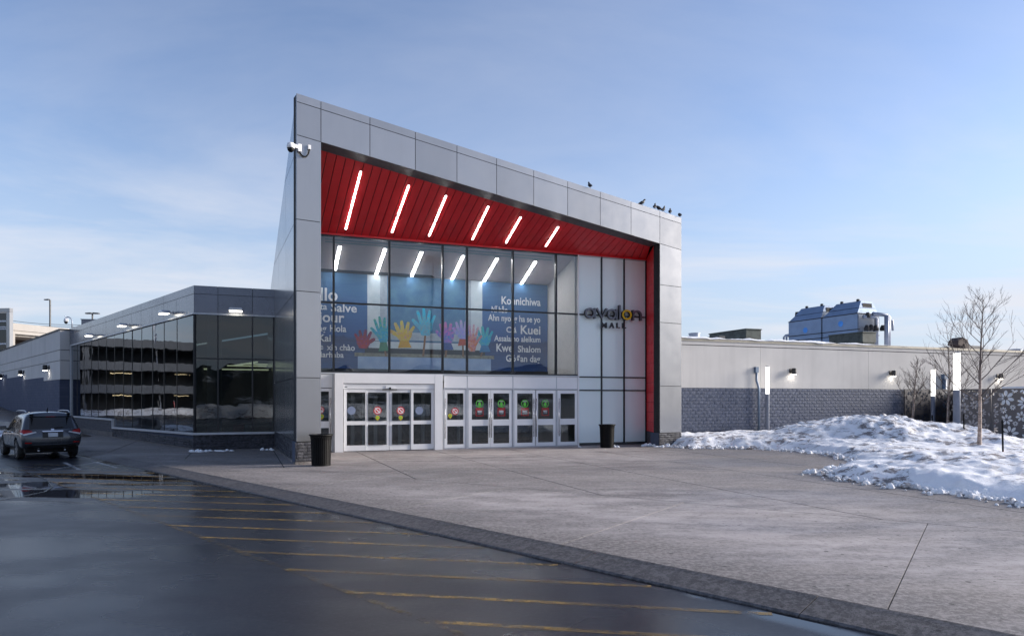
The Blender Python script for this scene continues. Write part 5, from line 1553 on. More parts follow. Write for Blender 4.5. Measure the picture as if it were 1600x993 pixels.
f2 = [(16, 9.0), gp(1660, 796), gp(1600, 785), gp(1560, 778), gp(1500, 770), gp(1450, 763.5), gp(1400, 758), gp(1345, 752), gp(1305, 745), gp(1298, 739), gp(1325, 733), gp(1375, 727), gp(1440, 722)]
b2 = [(20, 23.5), (27.5, 25), (40, 25), (40, 9)]
c2_ = [pk(1335, 729, 20.2), pk(1370, 718, 19.8), pk(1410, 708, 19.4), pk(1445, 700, 19.2), pk(1500, 703, 18.6), pk(1550, 714, 17.8), pk(1600, 729, 16.8), pk(1640, 735, 16.4), pk(1480, 735, 16.9), pk(1560, 747, 16.2), pk(1400, 738, 18.2)]
c2_ += [(x * 1.2, y * 1.2, .14) for x, y, h in c2_[2:7]]
snow_field('snow_bank', f2, b2, c2_, .08, .20, 1.0, .35, .66, 17, 'lower dirty snow bank spreading over the plaza at the right edge')
# trodden snow cover under the birches
f3 = [(17.5, 22.2), (20.0, 22.0), (28, 22)]
snow_field('snow_cover', f3, [(45, 24), (45, 38), (26, 42), (21, 31), (17, 26)], [], .22, .07, 1, .3, .35, 29, kind='stuff', jag=.2)
# small leftovers of snow
def clump(u0, u1, v, hgt, label, n=5, seed=0):
    rnd = random.Random(seed); q = ground((u0 + u1) / 2, v)
    o = thing('snow_clump', q, label, 'snow', 'leftover lumps of snow on the plaza')
    m = MB()
    k = Y_ = q.y / F
    for i in range(n):
        x = ((u0 + (u1 - u0) * (i + .5) / n) - U0) * Y_ + rnd.uniform(-.03, .03); y = q.y + rnd.uniform(-.15, .15)
        r = (u1 - u0) * Y_ / n * rnd.uniform(.55, .95); h = hgt * rnd.uniform(.45, 1.1)
        rr = []
        for a, zf_ in ((1.0, -.05), (.92, .35), (.62, .78), (.2, 1.0)):
            rr.append([Vector((x + math.cos(t * .6283) * r * a * rnd.uniform(.8, 1.15), y + math.sin(t * .6283) * r * .8 * a * rnd.uniform(.8, 1.15), h * zf_ * rnd.uniform(.85, 1.1))) for t in range(10)])
        m.rings(rr)
    m.build('lump', M['snow_clean'], o, smooth=True)
clump(296, 326, 705.5, .14, 'flat strip of old snow at the corner of the glass wing', 5, 1)
clump(322, 362, 704.5, .08, 'thin broken line of snow along the glass wing plinth', 8, 2)
clump(408, 429, 703, .13, 'white lump of snow where the wing meets the entrance flank', 4, 3)
clump(1002, 1026, 696.5, .16, 'lump of snow at the foot of the red jamb', 4, 4)
clump(958, 966, 698.5, .10, 'tiny lump of snow beside the bin at the white glass', 2, 5)
clump(903, 908, 698, .08, 'tiny lump of snow between the last door and the white glass', 2, 6)
clump(1022, 1062, 697.5, .10, 'thin drift of snow in front of the right column', 7, 7)
# broken clods along the edges of the banks
def clods(name, edge, n, seed, inward, spread):
    rnd = random.Random(seed); m = MB()
    L_ = [((Vector(b) - Vector(a)).length, Vector(a), Vector(b)) for a, b in zip(edge, edge[1:])]
    tot = sum(l for l, _, _ in L_)
    for i in range(n):
        t = rnd.random() * tot
        for l, a, b in L_:
            if t <= l: break
            t -= l
        p = a.lerp(b, t / l); d = (b - a).normalized(); nn = Vector((-d.y, d.x)) * inward
        q = p + nn * (abs(rnd.gauss(0, spread)) - .12)
        r = .03 + .09 * rnd.random() ** 2.5; z = r * .3
        rr = [[Vector((q.x + math.cos(k * 1.047 + i) * r * s_ * rnd.uniform(.7, 1.25), q.y + math.sin(k * 1.047 + i) * r * s_ * rnd.uniform(.7, 1.25), z + r * h_ * rnd.uniform(.8, 1.2))) for k in range(6)] for s_, h_ in ((.6, -.6), (1.0, -.1), (.85, .55), (.3, .9))]
        m.rings(rr)
    m.build(name, M['snow'], kind='stuff')
clods('snow_clods', f1, 420, 81, -1, .30)
clods('snow_clods', f2[1:], 520, 82, 1, .35)
# dead grass showing through
M['grass'] = plain('dead brown grass', (0.10, 0.075, 0.035), 0.9, 0, 0.4, 4)
m = MB(); rnd = random.Random(4); q = P(1612, 714, 26)
for i in range(2600):
    a = rnd.uniform(0, 6.28); r = math.sqrt(rnd.random())
    x, y = q.x + math.cos(a) * r * 1.6, 25.9 + math.sin(a) * r * 1.2
    h = rnd.uniform(.05, .16); dx, dy = rnd.uniform(-.09, .09), rnd.uniform(-.09, .09)
    m.add([(x - .012, y, .02), (x + .012, y, .02), (x + dx, y + dy, .08 + h)], [(0, 1, 2)])
m.build('dead_grass', M['grass'], kind='stuff', recalc=False)
m = MB(); rnd = random.Random(9)
q = P(1170, 690, 32.2)
for i in range(900):
    x, y = q.x + rnd.gauss(0, .42), q.y + rnd.gauss(0, .25)
    h = rnd.uniform(.05, .25); dx, dy = rnd.uniform(-.15, .15), rnd.uniform(-.15, .1)
    m.add([(x - .012, y, .12), (x + .012, y, .12), (x + dx, y + dy, .16 + h)], [(0, 1, 2)])
m.build('dead_grass', M['grass'], kind='stuff', recalc=False)

# ------------------------------------------------------------------ perforated flower screens
M['screen'] = plain('bronze grey perforated metal', (0.10, 0.095, 0.10), 0.42, 0.4, 0.12, 1.5)
M['screen_back'] = plain('pale rear sheet', (0.86, 0.87, 0.88), 0.5, 0.0, 0.08, 1)
def flower_petals(cx_, cz_, r, rot, n):
    out = []
    for k in range(n):
        a = rot + 2 * math.pi * k / n
        w_ = r * .19 * (8 / n)
        pr = [(.20, 0), (.36, .62), (.62, 1.0), (.84, .78), (1.0, 0), (.84, -.78), (.62, -1.0), (.36, -.62)]
        out.append([(cx_ + math.cos(a) * r * t - math.sin(a) * w_ * q, cz_ + math.sin(a) * r * t + math.cos(a) * w_ * q) for t, q in pr])
    return out
def screen_panel(L, s0, s1, z0, z1, seed, label, rmin, rmax, n, par_group):
    rnd = random.Random(seed)
    cu = bpy.data.curves.new('screen', 'CURVE'); cu.dimensions = '2D'; cu.fill_mode = 'BOTH'; cu.extrude = .004
    def sp(pts):
        q = cu.splines.new('POLY'); q.points.add(len(pts) - 1); q.use_cyclic_u = True
        for i, (x, y) in enumerate(pts): q.points[i].co = (x, y, 0, 1)
    wd, ht = s1 - s0, z1 - z0
    sp([(0, 0), (wd, 0), (wd, ht), (0, ht)])
    done = []; tries = 0
    while len(done) < n and tries < 6000:
        tries += 1
        r = rnd.uniform(rmin, rmax) if tries < 2500 else rmin * rnd.uniform(.5, .9)
        x, y = rnd.uniform(0, wd), rnd.uniform(0, ht)
        if any(math.hypot(x - a, y - b) < (r + c) * 1.01 for a, b, c in done): continue
        done.append((x, y, r))
        for pt in flower_petals(x, y, r, rnd.uniform(0, 6), rnd.choice((7, 8, 8, 9))):
            if all(.03 < px < wd - .03 and .03 < py < ht - .03 for px, py in pt): sp(pt)
    o = bpy.data.objects.new('screen', cu); col.objects.link(o)
    me = bpy.data.meshes.new_from_object(o.evaluated_get(bpy.context.evaluated_depsgraph_get()))
    bpy.data.objects.remove(o); bpy.data.curves.remove(cu)
    t = thing('screen_panel', L.pt((s0 + s1) / 2, z0), label, 'screen', par_group)
    m = MB(); m.add([L.pt(s0 + p.co.x, z0 + p.co.y, p.co.z) for p in me.vertices], [tuple(p.vertices) for p in me.polygons])
    bpy.data.meshes.remove(me)
    m.build('perforated_sheet', M['screen'], t)
    m = MB()
    m.lbox(L, s0, s0 + .05, z0 - .3, z1, -.09, -.01).lbox(L, s1 - .05, s1, z0 - .3, z1, -.09, -.01)
    m.lbox(L, s0 + .051, s1 - .051, z1 - .05, z1, -.09, -.01).lbox(L, s0 + .051, s1 - .051, z0, z0 + .05, -.09, -.01)
    m.build('rear_frame', M['screen'], t)
    return t
LA = Line(P(1414, 0, 48.3).x, 48.3, (LG.dx, LG.dy)); LA.nx, LA.ny = LG.nx, LG.ny
za = H - (607.5 - V0) * 49 / F
sA = [0, LA.s(1455), LA.s(1500)]
screen_panel(LA, sA[0], sA[1] - .02, .15, za, 5, 'perforated flower screen in shade, leftmost, beside the block wall', .28, .42, 46, 'perforated flower screens')
screen_panel(LA, sA[1] + .02, sA[2], .15, za, 6, 'perforated flower screen in shade behind the two right lit columns', .28, .42, 46, 'perforated flower screens')
LBs = Line(P(1499, 0, 34.0).x, 34.0, P(1600, 0, 31.6).xy - P(1499, 0, 34.0).xy)
zb2 = H - (607 - V0) * 33 / F
sB_ = [0, LBs.s(1549), LBs.s(1608), LBs.s(1668)]
screen_panel(LBs, sB_[0], sB_[1] - .02, .05, zb2, 7, 'perforated flower screen with pale holes behind the tall birch', .20, .40, 44, 'perforated flower screens')
screen_panel(LBs, sB_[1] + .02, sB_[2] - .02, .05, zb2, 8, 'perforated flower screen with big white flowers, at the right edge', .22, .40, 50, 'perforated flower screens')
wB = sB_[2] - sB_[1]
screen_panel(LBs, sB_[2] + .02, sB_[2] + wB, .05, zb2, 9, 'perforated flower screen just beyond the right edge of the picture', .22, .40, 50, 'perforated flower screens')
# pale sheet added behind the nearer screens so their holes look bright
scr_bk = thing('screen_backing', LBs.pt(3, 0, -1.2), 'pale sheet added behind the flower screens to brighten their holes, with the side screen', 'screen_backing')
MB().lbox(LBs, .3, sB_[2] + wB, 0, 2.75, -3.4, -3.3).build('rear_sheet', M['screen_back'], scr_bk)
MB().loft([LBs.pt(-.02, .1, -.1), LA.pt(sA[2], .1, 0), LA.pt(sA[2], zb2, 0), LBs.pt(-.02, zb2, -.1)], [p + Vector((.06, 0, 0)) for p in (LBs.pt(-.02, .1, -.1), LA.pt(sA[2], .1, 0), LA.pt(sA[2], zb2, 0), LBs.pt(-.02, zb2, -.1))]).build('side_sheet', M['screen'], scr_bk)

# ------------------------------------------------------------------ lit columns
M['column_grey'] = plain('grey blue column shaft', (0.16, 0.18, 0.23), 0.45, 0.2)
def light_column(u, Y, vt, vl, r, label):
    q = P(u, V0, Y); q.z = 0
    o = thing('light_column', q, label, 'lamp post', 'lit columns along the right wall')
    zt, zl2 = H - (vt - V0) * Y / F, H - (vl - V0) * Y / F
    MB().lathe(q, [(r * 1.6, 0), (r * 1.6, .03), (r * 1.02, .035), (r, .05), (r, zl2 - .03)], 20).build('shaft', M['column_grey'], o, smooth=False)
    MB().lathe(q, [(r * .96, zl2 - .028), (r * .96, zt - .04)], 20).build('lens', M['light_col'], o)
    MB().lathe(q, [(r * 1.02, zt - .039), (r * 1.02, zt), (r * .6, zt + .01)], 20).build('cap', M['column_grey'], o)
light_column(1199, 43.4, 571.8, 614.5, .115, 'lit white column lamp in front of the block wall, nearest to the entrance')
light_column(1458, 45.5, 575.8, 618, .13, 'lit white column lamp between two bare birches, middle of three')
light_column(1495, 31.6, 550, 608, .145, 'tallest lit white column lamp, beside the bare birches')

# ------------------------------------------------------------------ bare birches
M['birch_bark'] = None
def _bark():
    t = NT('birch bark')
    c = t.mix(t.ramp(t.noise(6, 5, stretch=(1, 1, 2.2)), .4, .62), (0.30, 0.215, 0.17), (0.46, 0.36, 0.30))
    c = t.mix(t.ramp(t.noise(7, 4, .7, stretch=(1, 1, 5)), .56, .64), c, (0.04, 0.03, 0.03))
    c = t.mix(t.ramp(t.xyz()[2], 2.2, 3.4, 0, .85), c, (0.07, 0.05, 0.048))
    t.bs(Base_Color=c, Roughness=.7); t.bump(t.noise(30, 4), .4, .01)
    return t.m
M['birch_bark'] = _bark()
M['twig'] = plain('dark twig bark', (0.055, 0.038, 0.036), 0.75)
def birch(u, v, Y, vt, lean, r0, label, seed, nb, spread, z0=0.0):
    rnd = random.Random(seed)
    b = P(u, v, Y); b.z = z0
    top = P(u + lean, vt, Y)
    o = thing('birch_tree', b, label, 'tree', 'bare birches')
    n = 14; pts = []
    hgt = top.z - b.z
    for i in range(n + 1):
        f = i / n
        q = b.lerp(top, f) + Vector((.10 * math.sin(f * 6 + seed) * f, .08 * math.cos(f * 5 + seed) * f, 0)) * (1 if 0 < i < n else 0) * .6
        pts.append(q)
    rad = [r0 * (1.25 if i == 0 else 1) * (1 - .93 * (i / n) ** .8) + .003 for i in range(n + 1)]
    pts[0] = pts[0] - Vector((0, 0, .15))
    MB().tube(pts, rad, 10).build('trunk', M['birch_bark'], o, smooth=True)
    limbs, tw = MB(), MB()
    def branch(p, d, ln, r, lvl):
        k = 6 if lvl == 0 else 4; q = p.copy(); dd = d.copy(); pp = [q.copy()]
        for i in range(k):
            dd = (dd + Vector((rnd.gauss(0, .10), rnd.gauss(0, .10), rnd.gauss(.055, .07)))).normalized()
            q = q + dd * ln / k; pp.append(q.copy())
        rr = [r * (1 - .85 * i / k) + .0016 for i in range(k + 1)]
        (limbs if lvl == 0 else tw).tube(pp, rr, 5 if lvl == 0 else 3, cap=False)
        if lvl < 2:
            for j in range(rnd.randint(6, 9) if lvl == 0 else rnd.randint(3, 6)):
                f = rnd.uniform(.22, .98); i = min(k - 1, int(f * k)); pt = pp[i].lerp(pp[i + 1], f * k - i)
                ax = Vector((rnd.gauss(0, 1), rnd.gauss(0, 1), rnd.gauss(0, .6))).normalized()
                nd = (dd + ax * .75 + Vector((0, 0, .15))).normalized()
                branch(pt, nd, ln * rnd.uniform(.3, .55), max(.003, r * .42), lvl + 1)
    for j in range(nb):
        f = .30 + .66 * (j + rnd.random() * .8) / nb
        i = min(n - 1, int(f * n)); pt = pts[i].lerp(pts[i + 1], f * n - i)
        a = j * 2.4 + rnd.uniform(-.5, .5)
        up = rnd.uniform(.45, 1.0) + f * .5
        d = Vector((math.cos(a), math.sin(a), up)).normalized()
        branch(pt, d, hgt * spread * (1.15 - f) * rnd.uniform(.7, 1.15), r0 * .26 * (1.15 - f) + .004, 0)
    limbs.build('limb', M['twig'], o, recalc=False)
    tw.build('crown', M['twig'], o, recalc=False)
birch(1529.5, 712, 26.2, 460, 6, .078, 'tall bare birch with peach white trunk, largest of the three', 2, 20, .50)
birch(1481, 688, 36, 536, 2, .085, 'mid sized bare birch between the two right lit columns', 5, 18, .46)
birch(1424, 668, 44, 560, 10, .09, 'small leaning bare birch at the left end of the flower screen', 8, 16, .45)
# stakes by the young trees
for u, v0, v1, Y, lb in ((1567.5, 655, 720, 24.5, 'black stake right of the tall birch, in the snow'), (1533.5, 658, 706, 27.0, 'black stake directly behind the tall birch trunk'), (1507, 646, 702, 29.5, 'black stake between the tallest lit column and the tall birch'), (1492, 659, 697, 33.0, 'black stake just left of the tallest lit column'), (1458, 648, 690, 33.5, 'black stake in front of the middle lit column'), (1411, 645, 668, 43, 'short black stake near the small leaning birch')):
    a, b = P(u, v1, Y), P(u - 1.5, v0, Y)
    o = thing('tree_stake', Vector((a.x, a.y, 0)), lb, 'stake', 'black stakes by the birches')
    MB().tube([Vector((a.x, a.y, -.1)), b], [.032, .032], 6).build('post', M['black'], o)
    MB().tube([b - Vector((0, 0, .12)), b - Vector((0, 0, .06))], [.04, .04], 6).build('collar', M['black'], o)

# ------------------------------------------------------------------ bins
def bin_(q, hgt, r, label):
    o = thing('trash_can', q, label, 'bin', 'black slatted bins')
    MB().lathe(q, [(r * .78, .03), (r * .80, .06), (r * .86, hgt * .9), (r * .5, hgt * .9)], 28).build('liner', M['black'], o, smooth=True)
    n = 30
    me = None
    for k in range(n):
        a = 2 * math.pi * k / n
        def pr(rr, z, da, do=0): return q + Vector((math.cos(a + da) * (rr + do), math.sin(a + da) * (rr + do), z))
        m = MB(); w_ = .075
        secs = [(r * .84, .02), (r * .88, .5 * hgt), (r * .92, .82 * hgt), (r * .97, .93 * hgt), (r * 1.06, .985 * hgt)]
        m.rings([[pr(x, z, -w_), pr(x, z, w_), pr(x, z, w_, .014), pr(x, z, -w_, .014)] for x, z in secs])
        m.build('slat', M['black'], o)
    MB().lathe(q, [(r * 1.06, hgt * .96), (r * 1.12, hgt * .965), (r * 1.12, hgt), (r * .80, hgt * 1.0), (r * .78, hgt * .93)], 32, cap=False).build('rim', M['black'], o, smooth=False)
    MB().lathe(q, [(r * .88, 0), (r * .88, .05)], 28).build('base_ring', M['black'], o)
    MB().lathe(q, [(r * .9, hgt * .5), (r * .905, hgt * .53)], 28, cap=False).build('hoop', M['black'], o)
bin_(ground(497, 728.5) + Vector((0, .35, 0)), 1.0, .335, 'black slatted bin beside the stone base of the left column')
bin_(ground(950, 699.5) + Vector((0, .3, 0)), 1.02, .335, 'black slatted bin in front of the white glass')

# ------------------------------------------------------------------ security camera on the corner
q = LF.pt(LF.s(467), LF.z(467, 232), .0)
sc_ = thing('security_camera', q, 'white dome camera on the top left corner of the tall entrance', 'camera')
MB().lbox(LF, LF.s(464.5), LF.s(470), LF.z(467, 238), LF.z(467, 226), .002, .10).build('mount', M['white'], sc_, bevel=.01)
MB().hexa([LF.pt(LF.s(464) - .3, LF.z(464, 230.5), .03), LF.pt(LF.s(464.6), LF.z(464, 234), .03), LF.pt(LF.s(464.6), LF.z(464, 234), .12), LF.pt(LF.s(464) - .3, LF.z(464, 230.5), .12),
           LF.pt(LF.s(464) - .3, LF.z(464, 226.5), .03), LF.pt(LF.s(464.6), LF.z(464, 228), .03), LF.pt(LF.s(464.6), LF.z(464, 228), .12), LF.pt(LF.s(464) - .3, LF.z(464, 226.5), .12)]).build('arm', M['white'], sc_)
c = LF.pt(LF.s(463) - .20, LF.z(463, 231.5), .08)
MB().lathe(c, [(.03, .12), (.10, .10), (.125, .03), (.125, -.06), (.115, -.07)], 16).build('housing', M['white'], sc_, smooth=True)
MB().lathe(c, [(.11, -.071), (.10, -.13), (.06, -.18), (.0, -.20)], 16).build('dome', M['black'], sc_, smooth=True)
MB().lbox(LF, LF.s(481), LF.s(485), LF.z(483, 234), LF.z(483, 227.5), .002, .07).build('junction_box', M['white'], sc_)
pt = [LF.pt(LF.s(u), LF.z(u, v), .05) for u, v in ((467, 238), (470, 242.5), (474, 245.3), (478, 245), (481.5, 241), (482.5, 236.5), (483, 233.5))]
MB().tube(pt, .022, 8).build('conduit', M['black'], sc_, smooth=True)

# ------------------------------------------------------------------ pigeons along the roof edge
M['pigeon'] = plain('dark slate feathers', (0.028, 0.03, 0.036), 0.6, 0, 0.4, 30)
M['pigeon_leg'] = plain('pigeon leg', (0.16, 0.06, 0.05), 0.6)
def pigeon(u, yaw, pose, label):
    s = LF.s(u)
    base = LF.pt(s, ztop(s), -.06)
    o = thing('pigeon', base, label, 'bird', 'pigeons on the roof edge')
    up = {'up': (0, 0), 'crouch': (-.05, 0.02), 'lean': (-.02, .03)}[pose]
    dx = up[0]
    # beak, face, crown, neck, breast, belly, rump, tail: one body, profile in (forward, height, radius)
    pr = [(.165, .262, .003), (.148, .268, .010), (.134, .274, .026), (.112, .280, .034), (.090, .268, .034), (.078, .236, .037), (.066, .195, .052), (.04, .158, .068), (-.01, .128, .072), (-.06, .105, .058), (-.11, .085, .036), (-.16, .066, .024), (-.21, .05, .022), (-.235, .042, .012)]
    if pose == 'crouch': pr = [(x * 1.02, z * .80 + .02 - (.05 if i < 6 else 0), r * 1.05) for i, (x, z, r) in enumerate(pr)]
    if pose == 'lean': pr = [(x * 1.12, z * .9, r) for x, z, r in pr]
    K = 1.02
    cy_, sy_ = math.cos(yaw), math.sin(yaw)
    W = lambda x, y, z: base + Vector((x * cy_ - y * sy_, x * sy_ + y * cy_, z)) * K
    rings = []
    for i, (x, z, r) in enumerate(pr):
        x2, z2, _ = pr[min(i + 1, len(pr) - 1)]; x1, z1, _ = pr[max(i - 1, 0)]
        t = Vector((x2 - x1, 0, z2 - z1)).normalized(); nn = Vector((-t.z, 0, t.x))
        flat = 1.0 if i < 9 else 1.25
        rings.append([W(x + nn.x * r * math.sin(a) * (1 if i < 11 else .45), r * math.cos(a) * flat, z + nn.z * r * math.sin(a) * (1 if i < 11 else .45)) for a in [k * math.pi / 5 for k in range(10)]])
    MB().rings(rings).build('body', M['pigeon'], o, smooth=True)
    for sd_ in (-1, 1):
        m = MB()
        m.rings([[W(x + ex, sd_ * (y + ey), z + ez) for ex, ey, ez in ((0, 0, -.03 * k), (0, .014, 0), (0, 0, .032 * k), (0, -.01, 0))] for x, y, z, k in ((.045, .052, .165, .7), (.0, .070, .145, 1.2), (-.07, .062, .115, 1.0), (-.15, .034, .078, .5), (-.20, .018, .06, .2))])
        m.build('wing', M['pigeon'], o, smooth=True)
        m = MB().tube([W(-.01, sd_ * .025, .085), W(.0, sd_ * .027, .03), W(.0, sd_ * .027, .004)], .007, 6)
        for a in (-.5, 0, .5): m.tube([W(0, sd_ * .027, .005), W(.04, sd_ * .027 + .03 * a, .004)], .005, 5)
        m.tube([W(0, sd_ * .027, .005), W(-.025, sd_ * .027, .004)], .005, 5)
        m.build('leg', M['pigeon_leg'], o)
for u, yaw, ps, lb in ((923, 1.9, 'up', 'dark pigeon sitting alone, far left of the other birds on the roof edge'), (1004.5, 3.3 + 3.14, 'lean', 'dark pigeon leaning, second bird from the left on the roof edge'),
                       (1024.5, 1.2, 'up', 'dark upright pigeon, first of the close group on the roof edge'), (1030.5, 3.4, 'crouch', 'crouching dark pigeon, second of the close group on the roof edge'),
                       (1038, .9, 'up', 'dark pigeon third in the close group on the roof edge'), (1048.5, 1.3, 'up', 'dark pigeon last but one on the right of the roof edge'), (1063.5, 1.7, 'crouch', 'dark pigeon on the very right corner of the roof')):
    pigeon(u, yaw, ps, lb)
# ------------------------------------------------------------------ parked car
M['car'] = plain('dark grey metallic paint', (0.045, 0.052, 0.066), 0.28, 0.55, 0.06, 0.6, coat=0.9)
M['car_glass'] = plain('dark car glass', (0.010, 0.011, 0.013), 0.06, 0, 0.05)
M['car_trim'] = plain('black car plastic', (0.014, 0.014, 0.015), 0.55)
M['chrome'] = plain('chrome trim', (0.66, 0.67, 0.70), 0.15, 1.0, 0.05)
M['tail_red'] = plain('red lamp lens', (0.36, 0.010, 0.012), 0.12, 0, 0.15, 12)
M['tail_white'] = plain('clear lamp lens', (0.60, 0.60, 0.62), 0.15, 0, 0.1, 12)
M['tyre'] = plain('dusty tyre rubber', (0.020, 0.020, 0.021), 0.85)
M['rim'] = plain('dirty alloy rim', (0.20, 0.205, 0.215), 0.4, 0.6)
M['plate'] = plain('pale licence plate', (0.50, 0.52, 0.56), 0.45)
chead = Vector((-.70, .714, 0)).normalized(); cright = Vector((chead.y, -chead.x, 0))
rl = ground(33, 716.5, ZR); TR = .82; RAX = 1.02           # rear left tyre contact
corg = rl + cright * TR - chead * RAX; corg.z = ZR
car = thing('parked_car', corg + chead * 2.4, 'dark grey sport utility car parked at the kerb, seen from behind', 'car')
W = lambda x, y, z: corg + cright * x + chead * y + Vector((0, 0, z))
st_ = [
 [(.74, .16, .40), (.87, .06, .50), (.955, .015, .72), (.95, .055, .98), (.90, .15, 1.14), (.80, .36, 1.50), (.68, .47, 1.70), (0, .44, 1.755)],
 [(.78, .34, .36), (.93, .25, .45), (.985, .22, .72), (.975, .26, 1.0), (.925, .35, 1.14), (.825, .55, 1.52), (.71, .68, 1.725), (0, .66, 1.785)],
 [(.82, .60, .33), (.95, .60, .42), (.995, .60, .72), (.985, .62, 1.02), (.935, .66, 1.14), (.835, .80, 1.53), (.72, .90, 1.735), (0, .90, 1.80)],
 [(.82, 1.4, .30), (.955, 1.4, .38), (.99, 1.4, .70), (.975, 1.4, 1.0), (.94, 1.45, 1.10), (.84, 1.5, 1.54), (.72, 1.5, 1.735), (0, 1.5, 1.80)],
 [(.82, 2.3, .30), (.955, 2.3, .38), (.985, 2.3, .70), (.97, 2.3, .98), (.94, 2.3, 1.07), (.83, 2.2, 1.53), (.71, 2.15, 1.71), (0, 2.15, 1.775)],
 [(.82, 3.1, .30), (.955, 3.1, .38), (.985, 3.1, .70), (.97, 3.1, .96), (.935, 3.1, 1.05), (.80, 2.75, 1.48), (.68, 2.70, 1.65), (0, 2.70, 1.72)],
 [(.82, 3.6, .30), (.955, 3.6, .38), (.98, 3.6, .70), (.96, 3.6, .95), (.91, 3.62, 1.03), (.84, 3.62, 1.08), (.66, 3.58, 1.12), (0, 3.52, 1.15)],
 [(.80, 4.3, .30), (.94, 4.3, .40), (.97, 4.3, .68), (.93, 4.3, .90), (.87, 4.3, .97), (.76, 4.3, 1.0), (.58, 4.3, 1.03), (0, 4.3, 1.05)],
 [(.62, 4.86, .32), (.74, 4.84, .42), (.80, 4.86, .62), (.76, 4.84, .80), (.70, 4.80, .87), (.60, 4.78, .90), (.45, 4.78, .92), (0, 4.80, .93)]]
m = MB(); K_ = len(st_[0])
V_, F_ = [], []
def ring(rw_):
    return [(-x, y, z) for x, y, z in rw_] + [(x, y, z) for x, y, z in reversed(rw_[:-1])] + []
rgs = [ring(r) for r in st_]; n = len(rgs[0])
for r in rgs: V_ += r
for k in range(len(rgs) - 1):
    for i in range(n):
        j = (i + 1) % n
        F_.append((k * n + i, k * n + j, (k + 1) * n + j, (k + 1) * n + i))
def capf(b0, flip, bul):
    # strips across the end, with a row of middle points for a slight bulge
    L_ = [b0 + i for i in range(K_ - 1)]; R__ = [b0 + n - 1 - i for i in range(K_ - 1)]; T = b0 + K_ - 1
    mids = []
    for a, b in zip(L_, R__):
        pa, pb = V_[a], V_[b]; V_.append((0, pa[1] + bul, pa[2])); mids.append(len(V_) - 1)
    fs = []
    for i in range(K_ - 2):
        fs += [(L_[i], mids[i], mids[i + 1], L_[i + 1]), (mids[i], R__[i], R__[i + 1], mids[i + 1])]
    fs += [(L_[-1], mids[-1], T), (mids[-1], R__[-1], T)]
    F_.extend([tuple(reversed(f)) if flip else f for f in fs])
capf(0, False, -.05); capf((len(rgs) - 1) * n, True, .08)
m.add([W(*p) for p in V_], F_)
hull = m.build('body', M['car'], car, smooth=True)
md = hull.modifiers.new('smooth', 'SUBSURF'); md.levels = md.render_levels = 3
cut_ = MB()
for y in (RAX, RAX + 2.9):
    for sd_ in (-1, 1):
        A = [W(sd_ * 1.15, y + .44 * math.cos(t * math.pi / 16), .385 + .44 * math.sin(t * math.pi / 16)) for t in range(32)]
        B = [p - cright * sd_ * .42 for p in A]
        cut_.loft(A, B)
cutter = cut_.build('wheel_well', M['car_trim'])
bo = hull.modifiers.new('wells', 'BOOLEAN'); bo.operation = 'DIFFERENCE'; bo.solver = 'EXACT'; bo.object = cutter
dg = bpy.context.evaluated_depsgraph_get()
me2 = bpy.data.meshes.new_from_object(hull.evaluated_get(dg))
hull.modifiers.clear(); hull.data = me2
bpy.data.objects.remove(cutter)
for p in me2.polygons: p.use_smooth = True
bvh = BVHTree.FromPolygons([hull.matrix_parent_inverse @ Vector((0, 0, 0)) * 0 + (v.co + hull.location) for v in me2.vertices], [tuple(p.vertices) for p in me2.polygons])
def decal(name, corners, mat, par, side=None, nx=10, ny=5, out=.008, th=0.0, label=None):
    """a patch laid on the body: rear patches given as (x, z), side patches as (y, z)"""
    m = MB(); P_ = []
    a, b, c, d = corners                               # bottom left, bottom right, top right, top left
    for j in range(ny + 1):
        for i in range(nx + 1):
            f, g = i / nx, j / ny
            x = (a[0] * (1 - f) + b[0] * f) * (1 - g) + (d[0] * (1 - f) + c[0] * f) * g
            z = (a[1] * (1 - f) + b[1] * f) * (1 - g) + (d[1] * (1 - f) + c[1] * f) * g
            if side is None: o_, dr_ = W(x, -2, z), chead
            else: o_, dr_ = W(side * 3, x, z), cright * -side
            h = bvh.ray_cast(o_, dr_)
            p = h[0] if h[0] is not None else o_ + dr_ * 2
            P_.append(p - dr_ * out)
    m.add(P_, [(j * (nx + 1) + i, j * (nx + 1) + i + 1, (j + 1) * (nx + 1) + i + 1, (j + 1) * (nx + 1) + i) for j in range(ny) for i in range(nx)])
    return m.build(name, mat, par, smooth=True, label=label)
gate = decal('tailgate', [(-.70, .66), (.70, .66), (.84, 1.10), (-.84, 1.10)], M['car'], car, out=.010)
decal('rear_window', [(-.72, 1.14), (.72, 1.14), (.66, 1.56), (-.66, 1.56)], M['car_glass'], car, out=.010)
decal('spoiler', [(-.70, 1.60), (.70, 1.60), (.66, 1.70), (-.66, 1.70)], M['car'], car, out=.06)
decal('brake_lamp', [(-.16, 1.575), (.16, 1.575), (.16, 1.60), (-.16, 1.60)], M['tail_red'], car, out=.03)
